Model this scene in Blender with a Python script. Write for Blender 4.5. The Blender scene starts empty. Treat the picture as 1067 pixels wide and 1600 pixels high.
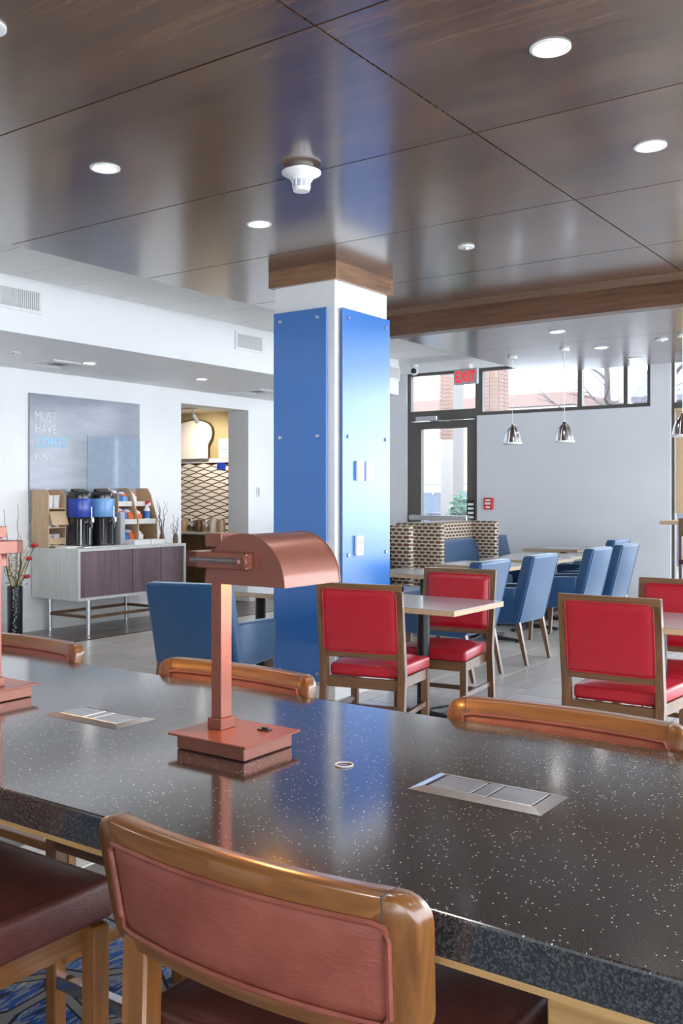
import bpy, bmesh, math, random
from mathutils import Vector, Matrix
random.seed(7)
PI = math.pi
SC = bpy.context.scene
COL = SC.collection

# ------------------------------------------------------------------ camera, sky, exposure
cam_d = bpy.data.cameras.new('camera')
cam_d.sensor_fit = 'HORIZONTAL'
cam_d.sensor_width = 36.0
cam_d.lens = 50.78
cam_d.shift_y = -25.0 / 1067.0
cam_d.clip_start = 0.05
cam = bpy.data.objects.new('camera', cam_d)
cam.location = (0, 0, 1.42)
cam.rotation_euler = (PI / 2, 0, math.radians(35.06 - 90.0))
COL.objects.link(cam)
SC.camera = cam

world = bpy.data.worlds.new('daylight')
SC.world = world
world.use_nodes = True
bg = world.node_tree.nodes['Background']
bg.inputs['Color'].default_value = (0.84, 0.92, 1.0, 1)
bg.inputs['Strength'].default_value = 5.2

SC.view_settings.view_transform = 'Standard'
SC.view_settings.look = 'None'
SC.view_settings.gamma = 1.0
SC.view_settings.use_curve_mapping = False
SC.view_settings.exposure = 1.0
SC.cycles.max_bounces = 7
SC.cycles.diffuse_bounces = 4
SC.cycles.glossy_bounces = 4
SC.cycles.transparent_max_bounces = 8
LAMP_W = 13.0          # each ceiling downlight


# ------------------------------------------------------------------ materials
def new_mat(name):
    m = bpy.data.materials.new(name)
    m.use_nodes = True
    nt = m.node_tree
    return m, nt, nt.nodes['Principled BSDF']


def lk(nt, a, b):
    nt.links.new(a, b)


def ramp(nt, stops):
    r = nt.nodes.new('ShaderNodeValToRGB')
    e = r.color_ramp.elements
    while len(e) < len(stops):
        e.new(0.5)
    for i, (p, c) in enumerate(stops):
        e[i].position = p
        e[i].color = (*c, 1)
    return r


def coords(nt, scale=(1, 1, 1), rot=(0, 0, 0), kind='Object'):
    tc = nt.nodes.new('ShaderNodeTexCoord')
    mp = nt.nodes.new('ShaderNodeMapping')
    mp.inputs['Scale'].default_value = scale
    mp.inputs['Rotation'].default_value = rot
    lk(nt, tc.outputs[kind], mp.inputs['Vector'])
    return mp.outputs['Vector']


def noise(nt, vec, scale, detail=4, rough=0.5):
    n = nt.nodes.new('ShaderNodeTexNoise')
    n.inputs['Scale'].default_value = scale
    n.inputs['Detail'].default_value = detail
    n.inputs['Roughness'].default_value = rough
    if vec is not None:
        lk(nt, vec, n.inputs['Vector'])
    return n


def bump(nt, b, h, strength=0.2, dist=0.01):
    n = nt.nodes.new('ShaderNodeBump')
    n.inputs['Strength'].default_value = strength
    n.inputs['Distance'].default_value = dist
    lk(nt, h, n.inputs['Height'])
    lk(nt, n.outputs['Normal'], b.inputs['Normal'])


def setp(b, rough=0.5, metal=0.0, coat=0.0, coat_rough=0.1, spec=0.5, ior=1.5):
    b.inputs['Roughness'].default_value = rough
    b.inputs['Metallic'].default_value = metal
    b.inputs['Coat Weight'].default_value = coat
    b.inputs['Coat Roughness'].default_value = coat_rough
    b.inputs['Specular IOR Level'].default_value = spec
    b.inputs['IOR'].default_value = ior


def plain(name, c, rough=0.5, metal=0.0, coat=0.0, var=0.06, nscale=14, bmp=0.0, coat_rough=0.1, bscale=120, spec=0.5):
    """one colour with a slight mottling, optional fine relief"""
    m, nt, b = new_mat(name)
    setp(b, rough, metal, coat, coat_rough, spec)
    v = coords(nt)
    n = noise(nt, v, nscale)
    lo = tuple(max(0, x * (1 - var)) for x in c)
    hi = tuple(min(1, x * (1 + var)) for x in c)
    r = ramp(nt, [(0.3, lo), (0.7, hi)])
    lk(nt, n.outputs['Fac'], r.inputs['Fac'])
    lk(nt, r.outputs['Color'], b.inputs['Base Color'])
    if bmp:
        n2 = noise(nt, v, bscale, 3)
        bump(nt, b, n2.outputs['Fac'], bmp, 0.002)
    return m


def wood(name, dark, light, axis='Y', rough=0.35, coat=0.0, fine=60, stretch=0.04, coat_rough=0.15, bmp=0.04, kind='Object', spec=0.5):
    m, nt, b = new_mat(name)
    setp(b, rough, 0, coat, coat_rough, spec)
    sc = {'X': (stretch, 1, 1), 'Y': (1, stretch, 1), 'Z': (1, 1, stretch)}[axis]
    v = coords(nt, sc, kind=kind)
    n = noise(nt, v, fine, 6, 0.6)
    n2 = noise(nt, v, fine * 0.12, 3, 0.5)
    mx = nt.nodes.new('ShaderNodeMath')
    mx.operation = 'MULTIPLY_ADD'
    lk(nt, n.outputs['Fac'], mx.inputs[0])
    mx.inputs[1].default_value = 0.55
    m3 = nt.nodes.new('ShaderNodeMath')
    m3.operation = 'MULTIPLY'
    lk(nt, n2.outputs['Fac'], m3.inputs[0])
    m3.inputs[1].default_value = 0.45
    lk(nt, m3.outputs[0], mx.inputs[2])
    r = ramp(nt, [(0.36, dark), (0.62, light)])
    lk(nt, mx.outputs[0], r.inputs['Fac'])
    lk(nt, r.outputs['Color'], b.inputs['Base Color'])
    if bmp:
        bump(nt, b, n.outputs['Fac'], bmp, 0.002)
    return m


def emit(name, c, s):
    m, nt, b = new_mat(name)
    b.inputs['Base Color'].default_value = (*c, 1)
    b.inputs['Emission Color'].default_value = (*c, 1)
    b.inputs['Emission Strength'].default_value = s
    return m


def glass_mat(name, tint=(1, 1, 1), fac=0.08):
    m, nt, b = new_mat(name)
    nt.nodes.remove(b)
    out = nt.nodes['Material Output']
    t = nt.nodes.new('ShaderNodeBsdfTransparent')
    t.inputs['Color'].default_value = (*tint, 1)
    g = nt.nodes.new('ShaderNodeBsdfGlossy')
    g.inputs['Roughness'].default_value = 0.03
    mx = nt.nodes.new('ShaderNodeMixShader')
    mx.inputs['Fac'].default_value = fac
    lk(nt, t.outputs[0], mx.inputs[1])
    lk(nt, g.outputs[0], mx.inputs[2])
    lk(nt, mx.outputs[0], out.inputs['Surface'])
    return m


M = {}
M['wall'] = plain('wall_paint', (0.84, 0.84, 0.85), 0.55, var=0.015, nscale=3, bmp=0.05, bscale=300)
M['far_wall'] = plain('far_wall_paint', (0.70, 0.71, 0.75), 0.6, var=0.02, nscale=2, bmp=0.05, bscale=300)
M['white'] = plain('white_paint', (0.82, 0.82, 0.81), 0.4, var=0.02)
M['tile_white'] = plain('ceiling_tile', (0.88, 0.88, 0.87), 0.85, var=0.03, nscale=90, bmp=0.15, bscale=400)
M['gap'] = plain('joint_shadow_gap', (0.05, 0.045, 0.04), 0.8)
M['grid'] = plain('ceiling_grid', (0.62, 0.62, 0.62), 0.6)
M['ceil_wood'] = wood('ceiling_wood', (0.052, 0.025, 0.014), (0.150, 0.076, 0.042), 'Y', 0.26, 0.8, 34, 0.05, 0.16, 0.05, spec=0.5)
M['ceil_wood_light'] = wood('recess_wood', (0.16, 0.10, 0.065), (0.27, 0.18, 0.12), 'Y', 0.35, 0.2, 42, 0.05)
M['beam_wood'] = wood('beam_wood', (0.055, 0.025, 0.013), (0.155, 0.075, 0.04), 'Y', 0.35, 0.2, 36, 0.06)
M['trim_wood'] = wood('trim_wood', (0.11, 0.05, 0.025), (0.27, 0.14, 0.07), 'Y', 0.35, 0.2, 50, 0.06)
M['trim_wood_x'] = wood('trim_wood_x', (0.11, 0.05, 0.025), (0.27, 0.14, 0.07), 'X', 0.35, 0.2, 50, 0.06)
M['stool_wood_x'] = wood('stool_rail_wood', (0.100, 0.036, 0.009), (0.235, 0.092, 0.025), 'X', 0.28, 0.35, 70, 0.06)
M['blue'] = plain('blue_acrylic', (0.030, 0.165, 0.50), 0.30, 0, 0.9, 0.03, 5, coat_rough=0.20)
M['steel'] = plain('brushed_steel', (0.62, 0.63, 0.66), 0.28, 1.0, 0, 0.08, 40)
M['chrome'] = plain('polished_chrome', (0.75, 0.76, 0.8), 0.12, 1.0, 0, 0.03)
M['black'] = plain('black_metal', (0.012, 0.012, 0.014), 0.35, 0.2)
M['black_plastic'] = plain('black_plastic', (0.014, 0.014, 0.016), 0.22, 0, 0.4)
M['dark_frame'] = plain('bronze_frame', (0.12, 0.11, 0.10), 0.4, 0.4)
M['lamp'] = plain('copper_lamp_paint', (0.215, 0.072, 0.048), 0.34, 0.4, 0.25, 0.05, 60, 0.03, bscale=600)
M['stool_wood'] = wood('stool_wood', (0.100, 0.036, 0.009), (0.235, 0.092, 0.025), 'Y', 0.28, 0.35, 70, 0.06)
M['stool_wood_z'] = wood('stool_leg_wood', (0.100, 0.036, 0.009), (0.235, 0.092, 0.025), 'Z', 0.28, 0.35, 70, 0.06)
M['apron_wood'] = wood('table_base_wood', (0.30, 0.16, 0.055), (0.47, 0.28, 0.11), 'Y', 0.4, 0.1, 60, 0.05)
M['chair_wood'] = wood('chair_wood', (0.085, 0.04, 0.017), (0.20, 0.10, 0.045), 'Z', 0.32, 0.25, 70, 0.06)
M['chair_wood_y'] = wood('chair_rail_wood', (0.085, 0.04, 0.017), (0.20, 0.10, 0.045), 'Y', 0.32, 0.25, 70, 0.06)
M['red'] = plain('red_vinyl', (0.40, 0.009, 0.022), 0.38, 0, 0.1, 0.05, 10, 0.06, bscale=500)
M['armchair'] = plain('blue_vinyl', (0.003, 0.050, 0.142), 0.45, 0, 0.65, 0.12, 60, 0.12, 0.40, 350, spec=0.3)
_b = M['armchair'].node_tree.nodes['Principled BSDF']     # pale sheen added to imitate window glare on the chair backs
_b.inputs['Sheen Weight'].default_value = 0.45
_b.inputs['Sheen Roughness'].default_value = 0.45
_b.inputs['Sheen Tint'].default_value = (0.65, 0.82, 1.0, 1)
M['laminate'] = plain('grey_laminate', (0.42, 0.42, 0.44), 0.22, 0, 0.3, 0.02, 40)
M['edge'] = plain('light_wood_edge', (0.52, 0.38, 0.24), 0.4, var=0.1, nscale=40)
M['console_white'] = wood('console_whitewash', (0.60, 0.60, 0.57), (0.74, 0.74, 0.72), 'Z', 0.4, 0, 30, 0.1)
M['console_door'] = wood('console_door_wood', (0.135, 0.078, 0.095), (0.27, 0.18, 0.21), 'Z', 0.4, 0.1, 60, 0.03)
M['birch'] = wood('birch_plywood', (0.50, 0.33, 0.19), (0.64, 0.46, 0.29), 'Z', 0.45, 0, 40, 0.08)
M['paper'] = plain('white_paper', (0.80, 0.80, 0.80), 0.6, var=0.04)
M['band_dark'] = plain('dark_blue_band', (0.012, 0.045, 0.36), 0.35, 0, 0.3)
M['band_light'] = plain('light_blue_band', (0.17, 0.37, 0.72), 0.35, 0, 0.3)
M['orange'] = plain('orange_card', (0.72, 0.15, 0.04), 0.5)
M['box_blue'] = plain('blue_card', (0.02, 0.16, 0.52), 0.5)
M['red_plastic'] = plain('red_plastic', (0.60, 0.02, 0.02), 0.3)
M['counter_wood'] = wood('counter_wood', (0.11, 0.055, 0.024), (0.20, 0.11, 0.055), 'Z', 0.4, 0.1, 50, 0.05)
M['cream'] = plain('cream_paint', (0.80, 0.72, 0.60), 0.6, var=0.02)
M['olive'] = plain('olive_paint', (0.36, 0.30, 0.17), 0.6, var=0.03)
M['grout_brown'] = plain('brown_grout', (0.05, 0.022, 0.016), 0.8)
M['bread_white'] = plain('cutout_white', (0.86, 0.83, 0.80), 0.5, var=0.02)
M['twig'] = plain('twig_bark', (0.10, 0.05, 0.04), 0.7, var=0.2)
M['straw'] = plain('dry_straw', (0.58, 0.46, 0.24), 0.7, var=0.2)
M['leaf'] = plain('leaf_green', (0.03, 0.07, 0.02), 0.6, var=0.3)
M['petal'] = plain('red_petal', (0.55, 0.012, 0.02), 0.5, var=0.15)
M['vase'] = plain('black_vase', (0.012, 0.013, 0.015), 0.25, 0, 0.3)
M['glass'] = glass_mat('window_glass', (0.97, 0.985, 1.0), 0.07)
M['jar_glass'] = glass_mat('jar_glass', (0.86, 0.84, 0.8), 0.15)
M['exit_red'] = emit('exit_red', (0.90, 0.02, 0.03), 0.45)
M['lens'] = emit('lamp_lens', (1.0, 0.97, 0.92), 7.0)
M['bulb'] = emit('warm_bulb', (1.0, 0.62, 0.28), 12.0)
M['yellow'] = plain('yellow_sticker', (0.75, 0.52, 0.02), 0.5)
M['grey_plate'] = plain('grey_plate', (0.42, 0.42, 0.44), 0.5)
M['vent_dark'] = plain('vent_dark', (0.16, 0.16, 0.18), 0.6)
M['siding'] = plain('white_siding', (0.80, 0.80, 0.82), 0.6)
M['salmon'] = plain('salmon_band', (0.17, 0.10, 0.085), 0.6)
M['asphalt'] = plain('asphalt', (0.16, 0.16, 0.165), 0.85, var=0.2, nscale=5)
M['trailer'] = plain('trailer_panel', (0.085, 0.11, 0.15), 0.5)
M['shrub'] = plain('shrub_leaf', (0.05, 0.12, 0.08), 0.6, var=0.4, nscale=8)
M['shed_board'] = plain('weathered_board', (0.15, 0.145, 0.17), 0.7, var=0.3, nscale=6)
M['brick'] = plain('brick_clay', (0.17, 0.10, 0.075), 0.8, var=0.25, nscale=5)
M['mortar'] = plain('mortar', (0.24, 0.22, 0.21), 0.9)
M['roof_grey'] = plain('grey_roofing', (0.10, 0.095, 0.12), 0.7, var=0.25, nscale=7)
M['bark'] = plain('tree_bark', (0.06, 0.05, 0.05), 0.8, var=0.25)
M['blind'] = plain('blind_slat', (0.55, 0.42, 0.26), 0.6, var=0.05)
M['dumpster'] = plain('dumpster_paint', (0.05, 0.06, 0.09), 0.5)


def m_tabletop():
    m, nt, b = new_mat('speckled_quartz')
    setp(b, 0.13, 0, 0.7, 0.11, 0.8, 1.55)
    v = coords(nt)
    n = noise(nt, v, 300, 2, 0.6)
    r = ramp(nt, [(0.40, (0.012, 0.012, 0.014)), (0.66, (0.066, 0.064, 0.063))])
    lk(nt, n.outputs['Fac'], r.inputs['Fac'])
    vo = nt.nodes.new('ShaderNodeTexVoronoi')
    vo.inputs['Scale'].default_value = 250
    lk(nt, v, vo.inputs['Vector'])
    # only a few cells carry a bright chip
    sep = nt.nodes.new('ShaderNodeSeparateColor')
    lk(nt, vo.outputs['Color'], sep.inputs['Color'])
    gt = nt.nodes.new('ShaderNodeMath'); gt.operation = 'GREATER_THAN'
    lk(nt, sep.outputs['Red'], gt.inputs[0]); gt.inputs[1].default_value = 0.93
    lt = nt.nodes.new('ShaderNodeMath'); lt.operation = 'LESS_THAN'
    lk(nt, vo.outputs['Distance'], lt.inputs[0]); lt.inputs[1].default_value = 0.30
    mu = nt.nodes.new('ShaderNodeMath'); mu.operation = 'MULTIPLY'
    lk(nt, gt.outputs[0], mu.inputs[0]); lk(nt, lt.outputs[0], mu.inputs[1])
    mx = nt.nodes.new('ShaderNodeMix'); mx.data_type = 'RGBA'
    lk(nt, mu.outputs[0], mx.inputs['Factor'])
    lk(nt, r.outputs['Color'], mx.inputs['A'])
    mx.inputs['B'].default_value = (0.60, 0.58, 0.56, 1)
    lk(nt, mx.outputs['Result'], b.inputs['Base Color'])
    n3 = noise(nt, v, 260, 2)
    bump(nt, b, n3.outputs['Fac'], 0.02, 0.0005)
    return m


def m_leather(name, dark, light, scale=9):
    m, nt, b = new_mat(name)
    setp(b, 0.42, 0, 0.15, 0.3)
    v = coords(nt)
    n = noise(nt, v, scale, 6, 0.6)
    r = ramp(nt, [(0.32, dark), (0.68, light)])
    lk(nt, n.outputs['Fac'], r.inputs['Fac'])
    lk(nt, r.outputs['Color'], b.inputs['Base Color'])
    n2 = noise(nt, coords(nt, (1, 1, 2.2), (0.6, 0.2, 0.3)), 26, 5, 0.65)
    n2.inputs['Distortion'].default_value = 1.6
    bump(nt, b, n2.outputs['Fac'], 0.45, 0.004)
    return m


def m_tile(name, dark, light, axis='X', rough=0.3):
    m, nt, b = new_mat(name)
    setp(b, rough, 0, 0.2, 0.15)
    sc = (0.06, 1, 1) if axis == 'X' else (1, 0.06, 1)
    v0 = coords(nt, sc)
    oi = nt.nodes.new('ShaderNodeObjectInfo')
    ad = nt.nodes.new('ShaderNodeVectorMath'); ad.operation = 'ADD'
    lk(nt, v0, ad.inputs[0])
    mu = nt.nodes.new('ShaderNodeMath'); mu.operation = 'MULTIPLY'
    lk(nt, oi.outputs['Random'], mu.inputs[0]); mu.inputs[1].default_value = 17.0
    lk(nt, mu.outputs[0], ad.inputs[1])
    n = noise(nt, ad.outputs[0], 40, 5, 0.6)
    r = ramp(nt, [(0.3, dark), (0.72, light)])
    lk(nt, n.outputs['Fac'], r.inputs['Fac'])
    hs = nt.nodes.new('ShaderNodeHueSaturation')
    mr = nt.nodes.new('ShaderNodeMapRange')
    lk(nt, oi.outputs['Random'], mr.inputs['Value'])
    mr.inputs['To Min'].default_value = 0.88
    mr.inputs['To Max'].default_value = 1.1
    lk(nt, mr.outputs['Result'], hs.inputs['Value'])
    lk(nt, r.outputs['Color'], hs.inputs['Color'])
    lk(nt, hs.outputs['Color'], b.inputs['Base Color'])
    return m


def m_carpet():
    m, nt, b = new_mat('patterned_carpet')
    setp(b, 0.95, spec=0.1)
    v = coords(nt, (1, 1, 1), (0, 0, 0.25))
    st = noise(nt, coords(nt, (0.22, 1, 1), (0, 0, 0.25)), 34, 3, 0.6)
    st.inputs['Distortion'].default_value = 0.8
    r = ramp(nt, [(0.30, (0.035, 0.04, 0.055)), (0.42, (0.03, 0.09, 0.30)), (0.50, (0.22, 0.23, 0.24)),
                  (0.58, (0.045, 0.14, 0.38)), (0.66, (0.42, 0.40, 0.18)), (0.76, (0.06, 0.06, 0.07))])
    r.color_ramp.interpolation = 'CONSTANT'
    lk(nt, st.outputs['Fac'], r.inputs['Fac'])
    vo = nt.nodes.new('ShaderNodeTexVoronoi'); vo.feature = 'DISTANCE_TO_EDGE'
    vo.inputs['Scale'].default_value = 4.2
    lk(nt, v, vo.inputs['Vector'])
    l1 = nt.nodes.new('ShaderNodeMath'); l1.operation = 'LESS_THAN'
    lk(nt, vo.outputs['Distance'], l1.inputs[0]); l1.inputs[1].default_value = 0.055
    l2 = nt.nodes.new('ShaderNodeMath'); l2.operation = 'LESS_THAN'
    lk(nt, vo.outputs['Distance'], l2.inputs[0]); l2.inputs[1].default_value = 0.085
    a = nt.nodes.new('ShaderNodeMix'); a.data_type = 'RGBA'
    lk(nt, l2.outputs[0], a.inputs['Factor']); lk(nt, r.outputs['Color'], a.inputs['A'])
    a.inputs['B'].default_value = (0.03, 0.03, 0.035, 1)
    c = nt.nodes.new('ShaderNodeMix'); c.data_type = 'RGBA'
    lk(nt, l1.outputs[0], c.inputs['Factor']); lk(nt, a.outputs['Result'], c.inputs['A'])
    c.inputs['B'].default_value = (0.20, 0.20, 0.20, 1)
    lk(nt, c.outputs['Result'], b.inputs['Base Color'])
    n = noise(nt, v, 420, 2)
    bump(nt, b, n.outputs['Fac'], 0.8, 0.006)
    return m


def m_booth():
    """woven upholstery: rows of oval links, brown and black on cream"""
    m, nt, b = new_mat('oval_link_fabric')
    setp(b, 0.6, spec=0.5)
    tc = nt.nodes.new('ShaderNodeTexCoord')
    sp = nt.nodes.new('ShaderNodeSeparateXYZ'); lk(nt, tc.outputs['Object'], sp.inputs[0])
    ad = nt.nodes.new('ShaderNodeMath'); ad.operation = 'ADD'
    lk(nt, sp.outputs['X'], ad.inputs[0]); lk(nt, sp.outputs['Y'], ad.inputs[1])
    cb = nt.nodes.new('ShaderNodeCombineXYZ')
    lk(nt, ad.outputs[0], cb.inputs['X']); lk(nt, sp.outputs['Z'], cb.inputs['Y'])

    def mth(op, a_, b_=None, c_=None):
        n_ = nt.nodes.new('ShaderNodeMath'); n_.operation = op
        for i_, q_ in enumerate((a_, b_, c_)):
            if q_ is None:
                continue
            if isinstance(q_, (int, float)):
                n_.inputs[i_].default_value = q_
            else:
                lk(nt, q_, n_.inputs[i_])
        return n_.outputs[0]
    v_ = mth('DIVIDE', sp.outputs['Z'], 0.040)
    row_ = mth('FLOOR', v_)
    odd_ = mth('MODULO', row_, 2.0)
    u_ = mth('MULTIPLY_ADD', odd_, 0.5, mth('DIVIDE', ad.outputs[0], 0.082))
    du = mth('ABSOLUTE', mth('SUBTRACT', mth('FRACT', mth('ADD', u_, 50.0)), 0.5))
    dv = mth('ABSOLUTE', mth('SUBTRACT', mth('FRACT', v_), 0.5))
    # stadium-like link: distance grows with both offsets
    e_ = mth('ADD', mth('POWER', mth('DIVIDE', du, 0.46), 2.6), mth('POWER', mth('DIVIDE', dv, 0.40), 2.6))
    i_ = mth('ADD', mth('POWER', mth('DIVIDE', du, 0.26), 2.6), mth('POWER', mth('DIVIDE', dv, 0.20), 2.6))
    inside = mth('LESS_THAN', e_, 1.0)
    core = mth('LESS_THAN', i_, 1.0)
    def mix(f_, a_, b_):
        n_ = nt.nodes.new('ShaderNodeMix'); n_.data_type = 'RGBA'
        lk(nt, f_, n_.inputs['Factor'])
        for k_, q_ in (('A', a_), ('B', b_)):
            if isinstance(q_, tuple):
                n_.inputs[k_].default_value = (*q_, 1)
            else:
                lk(nt, q_, n_.inputs[k_])
        return n_.outputs['Result']
    link_c = mix(odd_, (0.17, 0.085, 0.045), (0.24, 0.16, 0.10))
    core_c = mix(odd_, (0.12, 0.05, 0.03), (0.022, 0.018, 0.016))
    mx = nt.nodes.new('ShaderNodeMix'); mx.data_type = 'RGBA'
    lk(nt, core, mx.inputs['Factor'])
    lk(nt, mix(inside, (0.66, 0.60, 0.49), link_c), mx.inputs['A'])
    lk(nt, core_c, mx.inputs['B'])
    lk(nt, mx.outputs['Result'], b.inputs['Base Color'])
    return m


def m_sign():
    m, nt, b = new_mat('printed_grey_board')
    setp(b, 0.22, 0, 0.6, 0.12)
    n = noise(nt, coords(nt, (0.25, 1, 1)), 9, 6, 0.6)
    r = ramp(nt, [(0.3, (0.17, 0.19, 0.235)), (0.7, (0.25, 0.275, 0.33))])
    lk(nt, n.outputs['Fac'], r.inputs['Fac'])
    lk(nt, r.outputs['Color'], b.inputs['Base Color'])
    return m


M['table'] = m_tabletop()
M['leather'] = m_leather('brown_leather', (0.17, 0.040, 0.024), (0.26, 0.070, 0.044))
M['seat_leather'] = m_leather('dark_brown_leather', (0.075, 0.02, 0.016), (0.12, 0.033, 0.024))
M['tile'] = m_tile('floor_tile', (0.46, 0.435, 0.405), (0.62, 0.595, 0.56))
M['plank'] = m_tile('dark_plank', (0.07, 0.045, 0.033), (0.17, 0.115, 0.085))
M['carpet'] = m_carpet()
M['booth'] = m_booth()
M['sign'] = m_sign()
M['grout'] = plain('grey_grout', (0.17, 0.165, 0.16), 0.8)
M['glow_blue'] = plain('sign_blue_letters', (0.30, 0.62, 0.92), 0.4)
M['sign_glass'] = plain('tinted_glass_board', (0.28, 0.35, 0.46), 0.08, 0, 0.8, coat_rough=0.04)


# ------------------------------------------------------------------ mesh helpers
class MB:
    """collects shapes for ONE mesh object"""
    def __init__(self):
        self.bm = bmesh.new()

    def _new(self, verts, faces):
        vs = [self.bm.verts.new(v) for v in verts]
        fs = []
        for f in faces:
            try:
                fs.append(self.bm.faces.new([vs[i] for i in f]))
            except ValueError:
                pass
        return vs, fs

    def box(self, x0, y0, z0, x1, y1, z1, bev=0.0, seg=2, mat=None):
        v = [(x, y, z) for x in (x0, x1) for y in (y0, y1) for z in (z0, z1)]
        f = [(0, 1, 3, 2), (4, 6, 7, 5), (0, 4, 5, 1), (2, 3, 7, 6), (0, 2, 6, 4), (1, 5, 7, 3)]
        if bev:
            b2 = bmesh.new()
            vs = [b2.verts.new(p) for p in v]
            for q in f:
                b2.faces.new([vs[i] for i in q])
            bmesh.ops.bevel(b2, geom=list(b2.edges), offset=bev, segments=seg, profile=0.5, affect='EDGES')
            self._merge(b2, mat)
        else:
            vs, _ = self._new(v, f)
            if mat:
                for q in vs:
                    q.co = mat @ q.co
        return self

    def _merge(self, b2, mat=None):
        b2.verts.index_update()
        m = [self.bm.verts.new((mat @ v.co) if mat else v.co) for v in b2.verts]
        for f in b2.faces:
            try:
                self.bm.faces.new([m[v.index] for v in f.verts])
            except ValueError:
                pass
        b2.free()

    def hexa(self, bot, top, bev=0.0, seg=2):
        """8-corner solid: bot/top = four corners each, same order"""
        b2 = bmesh.new()
        vs = [b2.verts.new(p) for p in list(bot) + list(top)]
        for q in ((3, 2, 1, 0), (4, 5, 6, 7), (0, 1, 5, 4), (1, 2, 6, 5), (2, 3, 7, 6), (3, 0, 4, 7)):
            b2.faces.new([vs[i] for i in q])
        bmesh.ops.recalc_face_normals(b2, faces=b2.faces)
        if bev:
            bmesh.ops.bevel(b2, geom=list(b2.edges), offset=bev, segments=seg, profile=0.5, affect='EDGES')
        self._merge(b2)
        return self

    def prism(self, pts, fn0, fn1):
        """closed polygon pts (2D) between two mappings to 3D"""
        n = len(pts)
        v = [fn0(p) for p in pts] + [fn1(p) for p in pts]
        f = [tuple(range(n))[::-1], tuple(range(n, 2 * n))]
        f += [(i, (i + 1) % n, n + (i + 1) % n, n + i) for i in range(n)]
        _, fs = self._new(v, f)
        bmesh.ops.recalc_face_normals(self.bm, faces=fs)
        return self

    def lathe(self, prof, c=(0, 0, 0), n=24, mat=None):
        """profile [(r, z)] turned about Z through c"""
        v, f = [], []
        for r, z in prof:
            for k in range(n):
                a = 2 * PI * k / n
                p = Vector((c[0] + r * math.cos(a), c[1] + r * math.sin(a), c[2] + z))
                v.append(mat @ p if mat else p)
        for i in range(len(prof) - 1):
            for k in range(n):
                f.append((i * n + k, i * n + (k + 1) % n, (i + 1) * n + (k + 1) % n, (i + 1) * n + k))
        if prof[0][0] > 1e-6:
            f.append(tuple(range(n))[::-1])
        if prof[-1][0] > 1e-6:
            o = (len(prof) - 1) * n
            f.append(tuple(range(o, o + n)))
        _, fs = self._new(v, f)
        return self

    def tube(self, path, r, n=8, closed=False):
        pts = [Vector(p) for p in path]
        m = len(pts)
        rr = r if isinstance(r, (list, tuple)) else [r] * m
        v, f = [], []
        up0 = Vector((0, 0, 1))
        for i, p in enumerate(pts):
            if closed:
                t = (pts[(i + 1) % m] - pts[i - 1])
            else:
                t = pts[min(i + 1, m - 1)] - pts[max(i - 1, 0)]
            t.normalize()
            up = up0 if abs(t.z) < 0.9 else Vector((1, 0, 0))
            a = t.cross(up).normalized()
            b = a.cross(t).normalized()
            for k in range(n):
                q = 2 * PI * k / n
                v.append(p + (a * math.cos(q) + b * math.sin(q)) * rr[i])
        for i in range(m if closed else m - 1):
            j = (i + 1) % m
            for k in range(n):
                f.append((i * n + k, i * n + (k + 1) % n, j * n + (k + 1) % n, j * n + k))
        if not closed:
            f.append(tuple(range(n))[::-1])
            f.append(tuple(range((m - 1) * n, m * n)))
        _, fs = self._new(v, f)
        bmesh.ops.recalc_face_normals(self.bm, faces=fs)
        return self

    def grid(self, fn, nu, nv):
        v = [fn(i / nu, j / nv) for i in range(nu + 1) for j in range(nv + 1)]
        f = [(i * (nv + 1) + j, (i + 1) * (nv + 1) + j, (i + 1) * (nv + 1) + j + 1, i * (nv + 1) + j + 1)
             for i in range(nu) for j in range(nv)]
        self._new(v, f)
        return self

    def ball(self, c, r, sub=2, sc=(1, 1, 1)):
        b2 = bmesh.new()
        bmesh.ops.create_icosphere(b2, subdivisions=sub, radius=1.0)
        mt = Matrix.Translation(c) @ Matrix.Diagonal((r * sc[0], r * sc[1], r * sc[2], 1))
        self._merge(b2, mt)
        return self

    def warp(self, fn):
        for v in self.bm.verts:
            v.co = fn(v.co)
        return self

    def mesh(self, name, material, smooth=True, ang=35):
        me = bpy.data.meshes.new(name)
        bmesh.ops.recalc_face_normals(self.bm, faces=self.bm.faces)
        self.bm.to_mesh(me)
        self.bm.free()
        if material is not None:
            me.materials.append(M[material] if isinstance(material, str) else material)
        if smooth:
            me.polygons.foreach_set('use_smooth', [True] * len(me.polygons))
            me.set_sharp_from_angle(angle=math.radians(ang))
        return me

    def build(self, name, material, parent=None, loc=None, smooth=True, ang=35):
        o = bpy.data.objects.new(name, self.mesh(name, material, smooth, ang))
        COL.objects.link(o)
        if parent is not None:
            o.parent = parent
        if loc is not None:
            o.location = loc
        return o


def tag(o, label=None, cat=None, group=None, kind=None):
    if label:
        o['label'] = label
    if cat:
        o['category'] = cat
    if group:
        o['group'] = group
    if kind:
        o['kind'] = kind
    return o


def thing(name, label, cat, loc=(0, 0, 0), rz=0.0, group=None):
    o = bpy.data.objects.new(name, None)
    o.empty_display_size = 0.05
    COL.objects.link(o)
    o.location = loc
    o.rotation_euler = (0, 0, rz)
    return tag(o, label, cat, group)


def dup(root, loc, rz, label, group=None):
    r = root.copy()
    COL.objects.link(r)
    r.location = loc
    r.rotation_euler = (0, 0, rz)
    r['label'] = label
    if group:
        r['group'] = group
    for ch in list(root.children):
        c = ch.copy()
        COL.objects.link(c)
        c.parent = r
        for g in list(ch.children):
            d = g.copy()
            COL.objects.link(d)
            d.parent = c
    return r


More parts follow.
